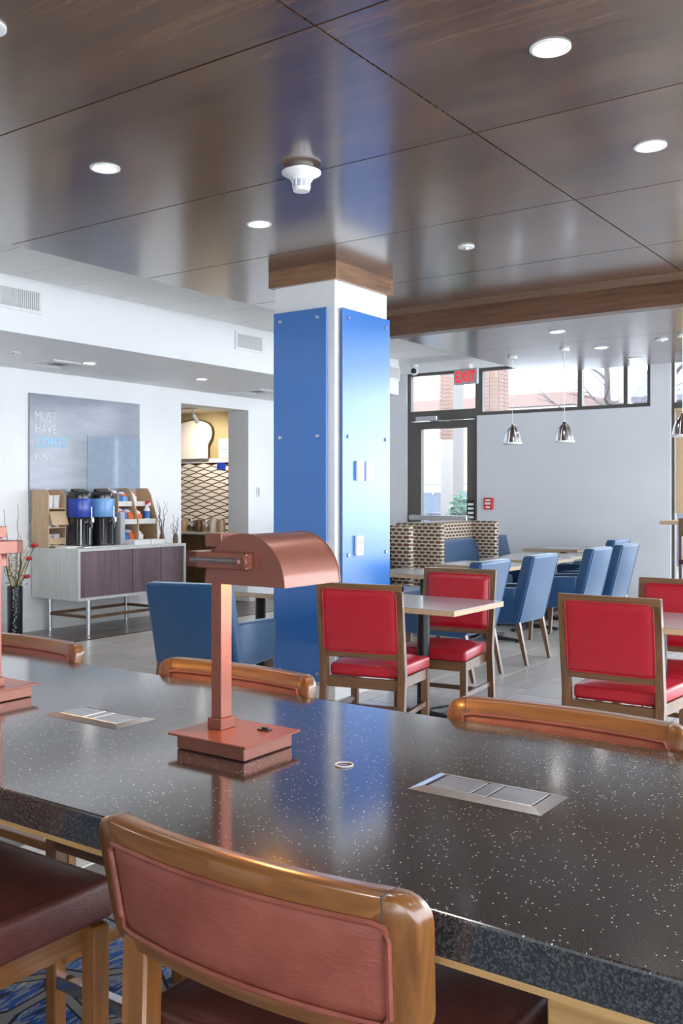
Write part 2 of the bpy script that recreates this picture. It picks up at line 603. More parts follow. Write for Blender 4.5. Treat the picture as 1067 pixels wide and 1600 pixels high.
def link_copy(me, name, parent, loc):
    o = bpy.data.objects.new(name, me)
    COL.objects.link(o)
    o.parent = parent
    o.location = loc
    return o


def text_mesh(s, size, depth=0.002, offset=0.0, align='LEFT', spacing=1.0):
    cu = bpy.data.curves.new('lettering', 'FONT')
    cu.body = s
    cu.size = size
    cu.extrude = depth
    cu.offset = offset
    cu.align_x = align
    cu.space_character = spacing
    ob = bpy.data.objects.new('lettering', cu)
    COL.objects.link(ob)
    bpy.context.view_layer.update()
    me = bpy.data.meshes.new_from_object(ob.evaluated_get(bpy.context.evaluated_depsgraph_get()))
    bpy.data.objects.remove(ob)
    bpy.data.curves.remove(cu)
    return me


def text_obj(name, s, size, material, parent, loc, rot, sx=1.0, **kw):
    me = text_mesh(s, size, **kw)
    me.materials.clear()
    me.materials.append(M[material])
    o = bpy.data.objects.new(name, me)
    COL.objects.link(o)
    o.parent = parent
    o.location = loc
    o.rotation_euler = rot
    o.scale = (sx, 1, 1)
    return o


def rrect(w0, w1, h0, h1, r, seg=6):
    """rounded rectangle outline, anticlockwise"""
    out = []
    for cx, cy, a0 in ((w1 - r, h1 - r, 0), (w0 + r, h1 - r, PI / 2), (w0 + r, h0 + r, PI), (w1 - r, h0 + r, 1.5 * PI)):
        for k in range(seg + 1):
            a = a0 + PI / 2 * k / seg
            out.append((cx + r * math.cos(a), cy + r * math.sin(a)))
    return out


def resample(pts, n):
    """n points at equal steps along a closed outline (keeps the start)"""
    L = [0]
    m = len(pts)
    for i in range(m):
        a, b = pts[i], pts[(i + 1) % m]
        L.append(L[-1] + math.hypot(b[0] - a[0], b[1] - a[1]))
    out = []
    for k in range(n):
        t = L[-1] * k / n
        i = max(j for j in range(m) if L[j] <= t + 1e-9)
        a, b = pts[i], pts[(i + 1) % m]
        u = (t - L[i]) / max(1e-9, L[i + 1] - L[i])
        out.append((a[0] + (b[0] - a[0]) * u, a[1] + (b[1] - a[1]) * u))
    return out


def struct(name, mb, material, label=None, smooth=False):
    o = mb.build(name, material, smooth=smooth)
    return tag(o, label, kind='structure')


# ================================================================== THE SETTING
XF, YL = 12.0, 8.47            # far wall face, left wall face
ZW, ZT, ZS, ZL = 3.05, 3.19, 2.74, 2.88   # wood ceiling, white ceiling, soffit, lower wood ceiling
X_BACK, Y_RIGHT = -4.0, -3.6

# ---- floor: grout bed, tiles, dark planks, carpet
floor = struct('floor', MB().box(X_BACK, Y_RIGHT, -0.10, XF + 0.2, 11.6, -0.008), 'grout', 'light grey wood-look tile floor of the dining room')
TL, TW, G = 0.60, 0.38, 0.008
tile_me = MB().box(-TL / 2 + G / 2, -TW / 2 + G / 2, -0.010, TL / 2 - G / 2, TW / 2 - G / 2, 0.0).mesh('tile', 'tile', smooth=False)
CA, SA = math.cos(math.radians(35.06)), math.sin(math.radians(35.06))


def in_view(x, y, z, margin=0.02):
    d = CA * x + SA * y
    if d < 0.4:
        return False
    u = (SA * x - CA * y) / d
    w = (1.42 - z) / d
    return abs(u) < 0.3545 + margin and w < 0.548 + margin


spots = []
row = 0
y = 3.31 - TW * 17
while y < 7.45:
    k = round((y - 2.94) / TW)
    off = 6.58 - 0.19 * ((-k) % 3)
    x = off - TL * 30
    while x < XF:
        cx, cy = x + TL / 2, y + TW / 2
        if x > 2.2 - 0.01 and x + TL < XF + 0.05 and y > -3.5 and y + TW < 7.52:
            spots.append((cx, cy))
        x += TL
    y += TW
vis = sorted([s for s in spots if in_view(s[0], s[1], 0, 0.05)], key=lambda s: s[0] ** 2 + s[1] ** 2)[:290]
visset = set(vis)
for s in vis:
    link_copy(tile_me, 'tile', floor, (s[0], s[1], 0))
rest = MB()
for s in spots:
    if s not in visset:
        rest.box(s[0] - TL / 2 + G / 2, s[1] - TW / 2 + G / 2, -0.010, s[0] + TL / 2 - G / 2, s[1] + TW / 2 - G / 2, 0.0)
# cut tiles filling the strips along the carpet and the dark planks
o = rest.build('tile_field', 'tile', floor, smooth=False)
tag(o, kind='stuff')
# dark wood planks along the left wall
PLK = MB().box(-0.6 + 0.002, -0.12 + 0.002, -0.010, 0.6 - 0.002, 0.12 - 0.002, 0.0).mesh('plank', 'plank', smooth=False)
for r_ in range(4):
    for c_ in range(7):
        px, py = 3.4 + 0.6 * (r_ % 2) + 1.2 * c_, 7.52 + 0.12 + 0.24 * r_
        link_copy(PLK, 'plank', floor, (px, py, 0))
struct('floor_carpet', MB().box(X_BACK, Y_RIGHT, -0.008, 2.195, YL, 0.006), 'carpet', 'blue, grey and yellow patterned carpet under the near stools')

# ---- walls
w = MB()                        # left wall with the opening to the pantry
w.box(X_BACK, YL, 0, 8.616, YL + 0.36, ZT + 0.1)
w.box(9.888, YL, 0, XF + 0.2, YL + 0.36, ZT + 0.1)
w.box(8.616, YL, 2.57, 9.888, YL + 0.36, ZT + 0.1)
struct('wall_left', w, 'wall', 'white painted wall behind the coffee console')
w = MB()                        # far wall, openings for the exit door, clerestory and tall window
T = 0.2
w.box(XF, 7.268, 0, XF + T, YL, ZT + 0.1)
w.box(XF, 3.734, 0, XF + T, 6.13, 2.535)
w.box(XF, 3.485, 0, XF + T, 3.734, ZT + 0.1)
w.box(XF, Y_RIGHT, 0, XF + T, -3.4, ZT + 0.1)
w.box(XF, -3.4, 0, XF + T, 3.485, 0.25)
struct('wall_far', w, 'far_wall', 'pale grey wall with clerestory windows behind the pendants')
w = MB()                        # rear wall: unseen, one window opening added for fill light
w.box(X_BACK - 0.2, Y_RIGHT, 0, X_BACK, YL, 0.12)
w.box(X_BACK - 0.2, Y_RIGHT, 3.0, X_BACK, YL, ZT + 0.1)
w.box(X_BACK - 0.2, Y_RIGHT, 0.12, X_BACK, -2.4, 3.0)
w.box(X_BACK - 0.2, -0.6, 0.12, X_BACK, YL, 3.0)
struct('wall_rear', w, 'wall', 'white wall behind the viewer, its tall window opening added for fill light')
w = MB()                        # right wall: storefront glazing openings
w.box(X_BACK, Y_RIGHT - 0.2, 0, XF + 0.2, Y_RIGHT, 0.12)
w.box(X_BACK, Y_RIGHT - 0.2, 3.0, XF + 0.2, Y_RIGHT, ZT + 0.1)
xx = X_BACK
while xx < XF + 0.3:
    w.box(xx, Y_RIGHT - 0.2, 0.12, xx + 0.12, Y_RIGHT, 3.0)
    xx += 1.6
struct('wall_right', w, 'wall', 'storefront wall of tall window openings on the right side')

bb = MB().box(X_BACK, YL - 0.015, 0.0, 8.6, YL, 0.14).box(9.9, YL - 0.015, 0.0, XF, YL, 0.14)
struct('baseboard_left', bb, 'white', 'tall white baseboard along the left wall')
struct('baseboard_far', MB().box(XF - 0.015, 3.49, 0.0, XF, 6.12, 0.12), 'white', 'white baseboard along the far wall')

# ---- ceilings
ceil = struct('ceiling', MB().box(X_BACK, Y_RIGHT, ZT + 0.012, XF + 0.2, YL, ZT + 0.25), 'grid', 'white suspended tile ceiling')
CT = 0.525
ct_me = MB().box(-CT / 2 + .004, -CT + .004, 0, CT / 2 - .004, CT - .004, 0.014).mesh('ceiling_tile', 'tile_white', smooth=False)
for i in range(14):
    for yy in (6.60 - CT, 6.60 - 3 * CT):
        link_copy(ct_me, 'ceiling_tile', ceil, (3.775 + CT / 2 + CT * i, yy, ZT))
for i in range(3):
    for j in range(4):
        if 8.05 - 2 * CT * j > 3.3:
            link_copy(ct_me, 'ceiling_tile', ceil, (10.45 + CT * 0.5 + CT * (i + 0.5), 8.05 - CT - 2 * CT * j + 0.4, ZT))

sof = MB()
sof.box(X_BACK, 6.62, ZS, 10.73, YL, ZT + 0.1)
struct('trim_1', sof, 'wall', 'white boxed soffit running above the coffee console')

wood_c = struct('wood_ceiling', MB().box(X_BACK, Y_RIGHT, ZW + 0.018, 7.13, 5.33, ZT + 0.008), 'gap', 'dark glossy wood panel ceiling over the communal table')
xs = [-3.4, -2.16, -0.94, 0.27, 1.475, 2.68, 3.884, 5.075, 6.276, 7.146]
ys = [-3.6, -1.36, 1.993, 5.345]
for i in range(len(xs) - 1):
    for j in range(3):
        g = 0.0045
        cx, cy = (xs[i] + xs[i + 1]) / 2, (ys[j] + ys[j + 1]) / 2
        hx, hy = (xs[i + 1] - xs[i]) / 2 - g, (ys[j + 1] - ys[j]) / 2 - g
        MB().box(-hx, -hy, 0, hx, hy, 0.018).build('panel', 'ceil_wood', wood_c, (cx, cy, ZW), smooth=False)
# recess and beam between the two wood ceilings
rec = struct('trim_2', MB().box(7.147, Y_RIGHT, ZW + 0.012, 7.46, 4.78, ZW + 0.06), 'ceil_wood_light', 'tan recess strip between the two wood ceilings')
struct('trim_3', MB().box(7.46, Y_RIGHT, ZL - 0.002, 7.60, 4.75, ZW + 0.012), 'beam_wood', 'dark brown wooden beam crossing behind the column')
low = struct('lower_wood_ceiling', MB().box(7.60, Y_RIGHT, ZL + 0.016, 10.72, 4.69, ZT + 0.008), 'gap', 'lower glossy wood panel ceiling over the blue armchairs')
for x0, x1 in ((7.602, 8.735), (8.735, 9.74), (9.74, 10.735)):
    for y0, y1 in ((-3.6, -2.0), (-2.0, 1.35), (1.35, 4.70)):
        g = 0.003
        cx, cy = (x0 + x1) / 2, (y0 + y1) / 2
        hx, hy = (x1 - x0) / 2 - g, (y1 - y0) / 2 - g
        MB().box(-hx, -hy, 0, hx, hy, 0.016).build('panel', 'ceil_wood', low, (cx, cy, ZL), smooth=False)

# ---- column with blue panels on steel stand-offs
CX0, CX1, CY0, CY1 = 5.457, 6.131, 3.887, 4.418
colm = struct('column', MB().box(CX0, CY0, 0, CX1, CY1, ZW), 'white', 'square white column clad with blue panels')
for x0, y0, x1, y1, m_ in ((CX0 - .035, CY0 - .035, CX0 - .0005, CY1 + .035, 'trim_wood'), (CX1 + .0005, CY0 - .035, CX1 + .035, CY1 + .035, 'trim_wood'),
                           (CX0, CY0 - .035, CX1, CY0 - .0005, 'trim_wood_x'), (CX0, CY1 + .0005, CX1, CY1 + .035, 'trim_wood_x')):
    MB().box(x0, y0, 2.925, x1, y1, ZW - .0005).build('collar_board', m_, colm, smooth=False)
MB().box(CX0 - .012, CY0 - .012, 0, CX1 + .012, CY1 + .012, 0.09, 0.003, 1).build('base_trim', 'white', colm)


def disc(axis, c, r, h):
    """short stand-off cylinder with a domed cap along -X or -Y"""
    if axis == 'X':
        mt = Matrix.Translation(c) @ Matrix.Rotation(-PI / 2, 4, 'Y')
    else:
        mt = Matrix.Translation(c) @ Matrix.Rotation(PI / 2, 4, 'X')
    return MB().lathe([(r, 0), (r, h * .8), (r * .75, h), (0, h)], n=14, mat=mt)


pan = MB().box(CX0 - .040, 3.932, 0.12, CX0 - .028, 4.402, 2.735, 0.002, 1).build('blue_panel', 'blue', colm)
for yy in (4.006, 4.338):
    for zz in (2.67, 1.838, 1.006, 0.175):
        disc('X', (CX0 - 0.002, yy, zz), 0.014, 0.050).build('standoff', 'steel', pan)
pan = MB().box(5.496, CY0 - .040, 0.12, 6.112, CY0 - .028, 2.735, 0.002, 1).build('blue_panel', 'blue', colm)
for xx in (5.56, 6.05):
    for zz in (2.67, 1.838, 1.006, 0.175):
        disc('Y', (xx, CY0 - 0.002, zz), 0.014, 0.050).build('standoff', 'steel', pan)

# ---- exit door and its transom, clerestory, tall window (bronze frames with panes)
FX0, FX1 = XF + 0.03, XF + 0.11


def frame_bars(mb, bars):
    for y0, z0, y1, z1 in bars:
        mb.box(FX0, y0, z0, FX1, y1, z1)
    return mb


def window(name, label, bars, panes):
    o = struct(name, frame_bars(MB(), bars), 'dark_frame', label)
    for y0, z0, y1, z1 in panes:
        MB().box(FX0 + 0.035, y0, z0, FX0 + 0.041, y1, z1).build('pane', 'glass', o, smooth=False)
    return o


window('window_1', 'clerestory window band with two mullions above the grey wall',
       [(3.734, 2.535, 6.13, 2.585), (3.734, 3.15, 6.13, ZT + .05), (3.734, 2.585, 3.782, 3.15), (6.06, 2.585, 6.13, 3.15),
        (4.63, 2.585, 4.69, 3.15), (4.03, 2.585, 4.085, 3.15)],
       [(3.782, 2.585, 4.03, 3.15), (4.085, 2.585, 4.63, 3.15), (4.69, 2.585, 6.06, 3.15)])
window('window_2', 'transom window above the exit door',
       [(6.13, 2.50, 7.268, 2.64), (6.13, 3.15, 7.268, ZT + .05), (6.13, 2.64, 6.17, 3.15), (7.21, 2.64, 7.268, 3.15)],
       [(6.17, 2.64, 7.21, 3.15)])
window('window_3', 'tall mullioned window at the right end of the far wall',
       [(3.445, 0.25, 3.485, ZT), (-3.4, 0.25, -3.36, ZT), (-3.36, 2.50, 3.445, 2.57), (-3.36, 3.15, 3.445, ZT + .05), (-3.36, 0.25, 3.445, 0.31),
        (2.20, 0.31, 2.25, 3.15), (0.80, 0.31, 0.85, 3.15), (-0.60, 0.31, -0.55, 3.15), (-2.0, 0.31, -1.95, 3.15)],
       [(a_, z_, b_, y_) for a_, b_ in ((2.25, 3.445), (0.85, 2.20), (-0.55, 0.80), (-1.95, -0.60), (-3.36, -2.0)) for z_, y_ in ((0.31, 2.5), (2.57, 3.15))])
door = struct('door_1', frame_bars(MB(), [(6.13, 0, 6.185, 2.50), (7.213, 0, 7.268, 2.50)]), 'dark_frame', 'bronze framed glass exit door with a push bar')
leaf = frame_bars(MB(), [(6.19, 0.02, 6.30, 2.49), (7.04, 0.02, 7.21, 2.49), (6.30, 2.38, 7.04, 2.49), (6.30, 0.02, 7.04, 0.28)]).build('door_leaf', 'dark_frame', door, smooth=False)
MB().box(FX0 + .035, 6.30, 0.28, FX0 + .041, 7.04, 2.38).build('pane', 'glass', leaf, smooth=False)
MB().box(FX0 - .10, 6.25, 1.075, FX0 - .045, 7.19, 1.145, 0.006, 1).box(FX0 - .05, 6.25, 1.07, FX0, 6.32, 1.15).box(FX0 - .05, 7.12, 1.07, FX0, 7.19, 1.15).build('push_bar', 'steel', leaf)
MB().box(FX0 - .06, 6.75, 2.50, FX0, 7.10, 2.56, 0.006, 1).tube([(FX0 - .04, 6.9, 2.50), (FX0 - .22, 6.75, 2.48), (FX0 - .05, 6.55, 2.47)], 0.010, 6).build('door_closer', 'steel', door)

# ---- pantry behind the left wall
pw = MB()
pw.box(10.42, YL + .36, 0, 10.55, 11.6, 2.75)
pw.box(7.2, 11.5, 0, 10.55, 11.6, 2.75)
pw.box(7.2, YL + .36, 0, 7.3, 11.6, 2.75)
pantry = struct('wall_pantry', pw, 'olive', 'olive pantry wall with a diamond tile field')
struct('ceiling_pantry', MB().box(7.2, YL + .36, 2.64, 10.55, 11.6, 2.74), 'cream', 'cream pantry ceiling')
# brown backing with diamond tiles standing proud of it
MB().box(10.405, 8.84, 0.93, 10.42, 11.2, 1.905).build('tile_backing', 'grout_brown', pantry, smooth=False)
DW, DH = 0.305, 0.094
dm = MB()
dm.prism([(-DW / 2 + .006, 0), (0, -DH / 2 + .013), (DW / 2 - .006, 0), (0, DH / 2 - .013)],
         lambda p: (0, p[0], p[1]), lambda p: (-0.012, p[0] * .97, p[1] * .95))
dme = dm.mesh('diamond_tile', 'bread_white', smooth=False)
for r_ in range(20):
    for c_ in range(6):
        yy = 9.0 + DW * c_ + (DW / 2 if r_ % 2 else 0)
        zz = 0.97 + DH / 2 * r_
        if 9.2 < yy < 10.55:
            link_copy(dme, 'diamond_tile', pantry, (10.406, yy, zz))

# ================================================================== COMMUNAL TABLE
TX0, TX1, TZ = 1.035, 1.951, 0.91
TXC = (TX0 + TX1) / 2
bt = thing('communal_table', 'long communal table with black speckled stone top, in the foreground', 'table', (TXC, 1.1, 0))
HW = (TX1 - TX0) / 2
MB().box(-HW, -2.3, TZ - 0.056, HW, 2.4, TZ, 0.004, 2).build('tabletop', 'table', bt, ang=20)
MB().box(-HW + .012, -2.28, TZ - 0.070, HW - .012, 2.38, TZ - 0.0565).build('sub_top', 'apron_wood', bt, smooth=False)
# pedestal of two boards at the right, one at the far left
for y0, y1 in ((-1.75, -0.93), (-0.92, -0.55)):
    MB().box(-0.20, y0, 0.006, 0.20, y1, TZ - 0.0705, 0.003, 1).build('pedestal_board', 'apron_wood', bt)
MB().box(-0.20, 1.95, 0.006, 0.20, 2.3, TZ - 0.0705, 0.003, 1).build('pedestal_board', 'apron_wood', bt)


def power_plate(cy):
    """bevelled metal frame with two large flaps and a small one"""
    hx, hy, i = 0.059, 0.124, 0.012
    mb = MB()
    out = [(-hx, -hy), (hx, -hy), (hx, hy), (-hx, hy)]
    inn = [(-hx + .020, -hy + .022), (hx - .020, -hy + .022), (hx - .020, hy - .022), (-hx + .020, hy - .022)]
    v = [(x, y, 0.0005) for x, y in out] + [(x, y, 0.0065) for x, y in inn] + [(x, y, 0.0015) for x, y in inn]
    f = []
    for k in range(4):
        n = (k + 1) % 4
        f.append((k, n, 4 + n, 4 + k))
        f.append((4 + k, 4 + n, 8 + n, 8 + k))
    mb._new(v, f)
    p = mb.build('power_plate', 'steel', bt, (0.004, cy - 1.1, TZ), smooth=False)
    MB().box(-0.0385, -0.1015, 0.0004, 0.0385, 0.1015, 0.0011).build('recess', 'black', p, smooth=False)  # black sheet paints the shade in the gaps around the flaps
    for a, b in ((-0.097, -0.018), (-0.0145, 0.0125), (0.016, 0.097)):
        MB().box(-0.0365, a, 0.0012, 0.0365, b, 0.0058, 0.001, 1).build('flap', 'steel', p)
    return p


power_plate(0.745)
power_plate(1.733)
MB().tube([(0.0165 * math.cos(a * PI / 10), 0.0165 * math.sin(a * PI / 10), 0) for a in range(20)], 0.0016, 6, True).build(
    'grommet_ring', 'grey_plate', bt, (1.495 - TXC, 1.043 - 1.1, TZ + 0.0016))


# ================================================================== BAR STOOLS
def make_stool():
    """local: faces +X; back at x = 0, seat ahead of it"""
    t = thing('bar_stool', 'bar stool', 'stool', (0, 0, 0), 0, 'bar stools at the communal table')
    hw, z0, z1 = 0.278, 0.755, 0.948
    bow = lambda y: -0.034 * (1 - (y / hw) ** 2)
    lean = lambda z: -(z - 0.75) * 0.16
    wf = lambda v: Vector((v.x + bow(v.y) + lean(v.z), v.y * (1 + (v.z - z1) * 0.28), v.z))
    N = 120
    outer = resample(rrect(-hw, hw, z0, z1, 0.038, 8), N)
    inner = resample(rrect(-hw + .040, hw - .040, z0 + .030, z1 - .036, 0.010, 4), N)
    # line the inner loop up with the outer by angle
    mb = MB()
    vs = []
    th = 0.040
    for (oy, oz), (iy, iz) in zip(outer, inner):
        e = 0.005
        sy, sz = (oy - iy), (oz - iz)
        L = math.hypot(sy, sz) or 1
        ey, ez = oy - sy / L * e, oz - sz / L * e
        vs.append([(-th / 2, iy, iz), (-th / 2, ey, ez), (-th / 2 + e, oy, oz), (th / 2 - e, oy, oz), (th / 2, ey, ez), (th / 2, iy, iz)])
    v = [p for q in vs for p in q]
    f = []
    for k in range(N):
        n = (k + 1) % N
        for j in range(6):
            j2 = (j + 1) % 6
            f.append((k * 6 + j, n * 6 + j, n * 6 + j2, k * 6 + j2))
    mb._new(v, f)
    fr = mb.warp(wf).build('back_frame', 'stool_wood', t, ang=50)
    fr.data.materials.append(M['stool_wood_z'])      # upright grain on the two stiles
    for pg in fr.data.polygons:
        if abs(pg.center.y) > hw - .047:
            pg.material_index = 1
    # fine joint lines where the rail meets the corner blocks
    for s in (-1, 1):
        MB().box(-th / 2 - .0004, s * (hw - .045) - .0008, z1 - .037, th / 2 + .0004, s * (hw - .045) + .0008, z1 + .0003).warp(wf).build('rail_joint', 'gap', fr, smooth=False)
    # leather pads on both faces
    pad = MB()
    a0, a1, b0, b1 = -hw + .038, hw - .038, z0 + .028, z1 - .034
    for sx in (-1, 1):
        def fn(u, w_, sx=sx):
            q = (1 - abs(2 * u - 1) ** 10) * (1 - abs(2 * w_ - 1) ** 6)
            return (sx * (th / 2 - .004 + 0.010 * q), a0 + (a1 - a0) * u, b0 + (b1 - b0) * w_)
        pad.grid(fn, 28, 12)
    pad = pad.warp(wf).build('back_pad', 'leather', t, ang=60)
    for sx in (-1, 1):
        path = [(sx * (th / 2 + .001), p[0], p[1]) for p in resample(rrect(a0, a1, b0, b1, 0.012, 4), 72)]
        MB().tube([wf(Vector(p)) for p in path], 0.0048, 6, True).build('piping', 'leather', pad)
    # rear legs run up behind the pad into the frame
    for s in (-1, 1):
        ya, yb = s * 0.185, s * 0.235
        xt = bow(0.21) + lean(0.76)
        MB().hexa([(-.055, ya, 0), (-.020, ya, 0), (-.020, yb, 0), (-.055, yb, 0)],
                  [(xt - .019, ya, .775), (xt + .019, ya, .775), (xt + .019, yb, .775), (xt - .019, yb, .775)], 0.004, 1).build('leg', 'stool_wood_z', t)
    for s in (-1, 1):
        ya, yb = s * 0.222, s * 0.262
        MB().hexa([(.365, ya, 0), (.400, ya, 0), (.400, yb, 0), (.365, yb, 0)],
                  [(.360, ya, .565), (.402, ya, .565), (.402, yb, .565), (.360, yb, .565)], 0.004, 1).build('leg', 'stool_wood_z', t)
    # seat: upholstered box with a crowned top
    st = MB().box(0.005, -.255, .566, .425, .255, .648, 0.016, 3)
    st.build('seat', 'seat_leather', t)
    def crown(u, w_):
        q = (1 - abs(2 * u - 1) ** 4) * (1 - abs(2 * w_ - 1) ** 4)
        return (.018 + .394 * u, -.242 + .484 * w_, .6455 + .022 * q)
    MB().grid(crown, 14, 14).build('seat_cushion', 'seat_leather', t, ang=60)
    for s in (-1, 1):
        MB().box(.02, s * .22 - .015, .520, .369, s * .22 + .015, .5655).build('seat_rail', 'stool_wood_x', t, smooth=False)
    MB().box(.37, -.235, .520, .40, .235, .5655).build('seat_rail', 'stool_wood', t, smooth=False)
    MB().box(.368, -.224, .165, .398, .224, .200, .003, 1).build('footrest', 'chrome', t)
    for s in (-1, 1):
        MB().box(-.035, s * .225 - .011, .22, .375, s * .225 + .011, .25, .003, 1).build('stretcher', 'stool_wood_z', t)
    MB().box(-.048, -.2, .26, -.026, .2, .29, .003, 1).build('stretcher', 'stool_wood', t)
    return t


stool0 = make_stool()
stool0.location = (1.004, 0.838, 0.006)
stool0['label'] = 'bar stool with a brown leather back, tucked in at the near table edge'
dup(stool0, (0.905, 1.742, 0.006), 0, 'bar stool cut off by the left edge, only its dark leather seat and legs showing')
dup(stool0, (1.985, 1.778, 0), PI, 'bar stool across the table, its back rail directly behind the copper lamp post')
dup(stool0, (1.985, 0.822, 0), PI, 'bar stool across the table at the right, its back rail below the red chairs')
dup(stool0, (1.990, 2.700, 0), PI, 'bar stool across the table at the far left, its back rail below the flower vase')


# ================================================================== DESK LAMPS
def make_lamp():
    """local origin: middle of the base plate, on the tabletop"""
    t = thing('desk_lamp', 'lamp', 'lamp', (0, 0, 0), 0, 'copper desk lamps on the communal table')
    bx, by = 1.475, 1.300
    L = lambda x: x - bx
    K = lambda y: y - by
    MB().box(-.074, -.090, 0.001, .074, .090, .028, .002, 1).build('base', 'lamp', t)
    pl = MB().box(-.086, -.103, .0285, .086, .103, .0335, .0012, 1).build('base_plate', 'lamp', t)
    MB().box(L(1.505), K(1.238), .0336, L(1.521), K(1.266), .037, .001, 1).box(L(1.509), K(1.244), .037, L(1.517), K(1.260), .0405, .002, 1).build('switch', 'black_plastic', pl)
    px0, px1, py0, py1 = L(1.466), L(1.498), K(1.328), K(1.356)
    MB().box(px0 - .006, py0 - .005, .0336, px1 + .006, py1 + .005, .056, .0012, 1).build('post_collar', 'lamp', t)
    MB().box(px0, py0, .056, px1, py1, .405, .0012, 1).build('post', 'lamp', t)
    MB().box(px0 - .008, py0 - .008, .406, px1 + .008, py1 + .010, .434, .0015, 1).build('post_cap', 'lamp', t)
    # half-round shade, axis along X, open below
    cy, cz, R = K(1.250), .333, .102
    x0, x1 = L(1.448), L(1.628)
    n = 28
    mb = MB()
    v, f = [], []
    prof = [(R * math.cos(PI * k / n), R * math.sin(PI * k / n)) for k in range(n + 1)]
    pin = [((R - .0025) * math.cos(PI * k / n), (R - .0025) * math.sin(PI * k / n)) for k in range(n + 1)]
    ring = prof + pin[::-1]
    mb.prism(ring, lambda p: (x0, cy + p[0], cz + p[1]), lambda p: (x1, cy + p[0], cz + p[1]))
    for xa, xb in ((x0 - .003, x0), (x1, x1 + .003)):
        mb.prism([(R * 1.012 * p[0] / R, R * 1.012 * p[1] / R) for p in prof], lambda p: (xa, cy + p[0], cz + p[1]), lambda p: (xb, cy + p[0], cz + p[1]))
    # filler that carries the shade from the post
    sh = mb.build('shade', 'lamp', t, ang=40)
    mt = Matrix.Translation((x0 + .03, cy, cz + .045)) @ Matrix.Rotation(PI / 2, 4, 'Y')
    MB().lathe([(0, 0), (.010, .002), (.012, .01), (.012, .11), (.010, .118), (0, .12)], n=12, mat=mt).build('bulb', 'bulb', sh)
    # arm plate with a chrome rod in its slot
    arm = MB()
    ax0, ax1, ay0, ay1, az0, az1 = L(1.424), L(1.444), K(1.195), K(1.385), .366, .398
    arm.box(ax0, ay0 + .03, az0, ax1, ay1, az1, .0015, 1)
    arm.box(ax0, py1, az0, L(1.50), ay1, az1, .0015, 1)
    arm = arm.build('arm_plate', 'lamp', t)
    MB().tube([(ax0 - .002, ay0 + .045, .382), (ax0 - .002, ay1 - .014, .382)], .0055, 10).build('rod', 'steel', arm)
    mt = Matrix.Translation((ax0 + .002, ay0 + .038, .382)) @ Matrix.Rotation(-PI / 2, 4, 'Y')
    MB().lathe([(.014, 0), (.014, .008), (.011, .010), (.008, .010), (.008, .006), (0, .006)], n=20, mat=mt).build('pivot', 'lamp', arm)
    ld = bpy.data.lights.new('bulb_light', 'POINT')
    ld.shadow_soft_size = .015
    ld.color = (1.0, 0.44, 0.12)
    ld.energy = 4.0
    lo = bpy.data.objects.new('bulb_light', ld)
    COL.objects.link(lo)
    lo.parent = sh
    lo.location = ((x0 + x1) / 2, cy, cz + .028)
    return t


lamp0 = make_lamp()
lamp0.location = (1.475, 1.300, TZ)
lamp0['label'] = 'copper-brown desk lamp with half-round shade, standing whole in the middle of the table'
dup(lamp0, (1.480, 2.142, TZ), PI, 'copper desk lamp cut off by the left edge, only base corner and arm showing')


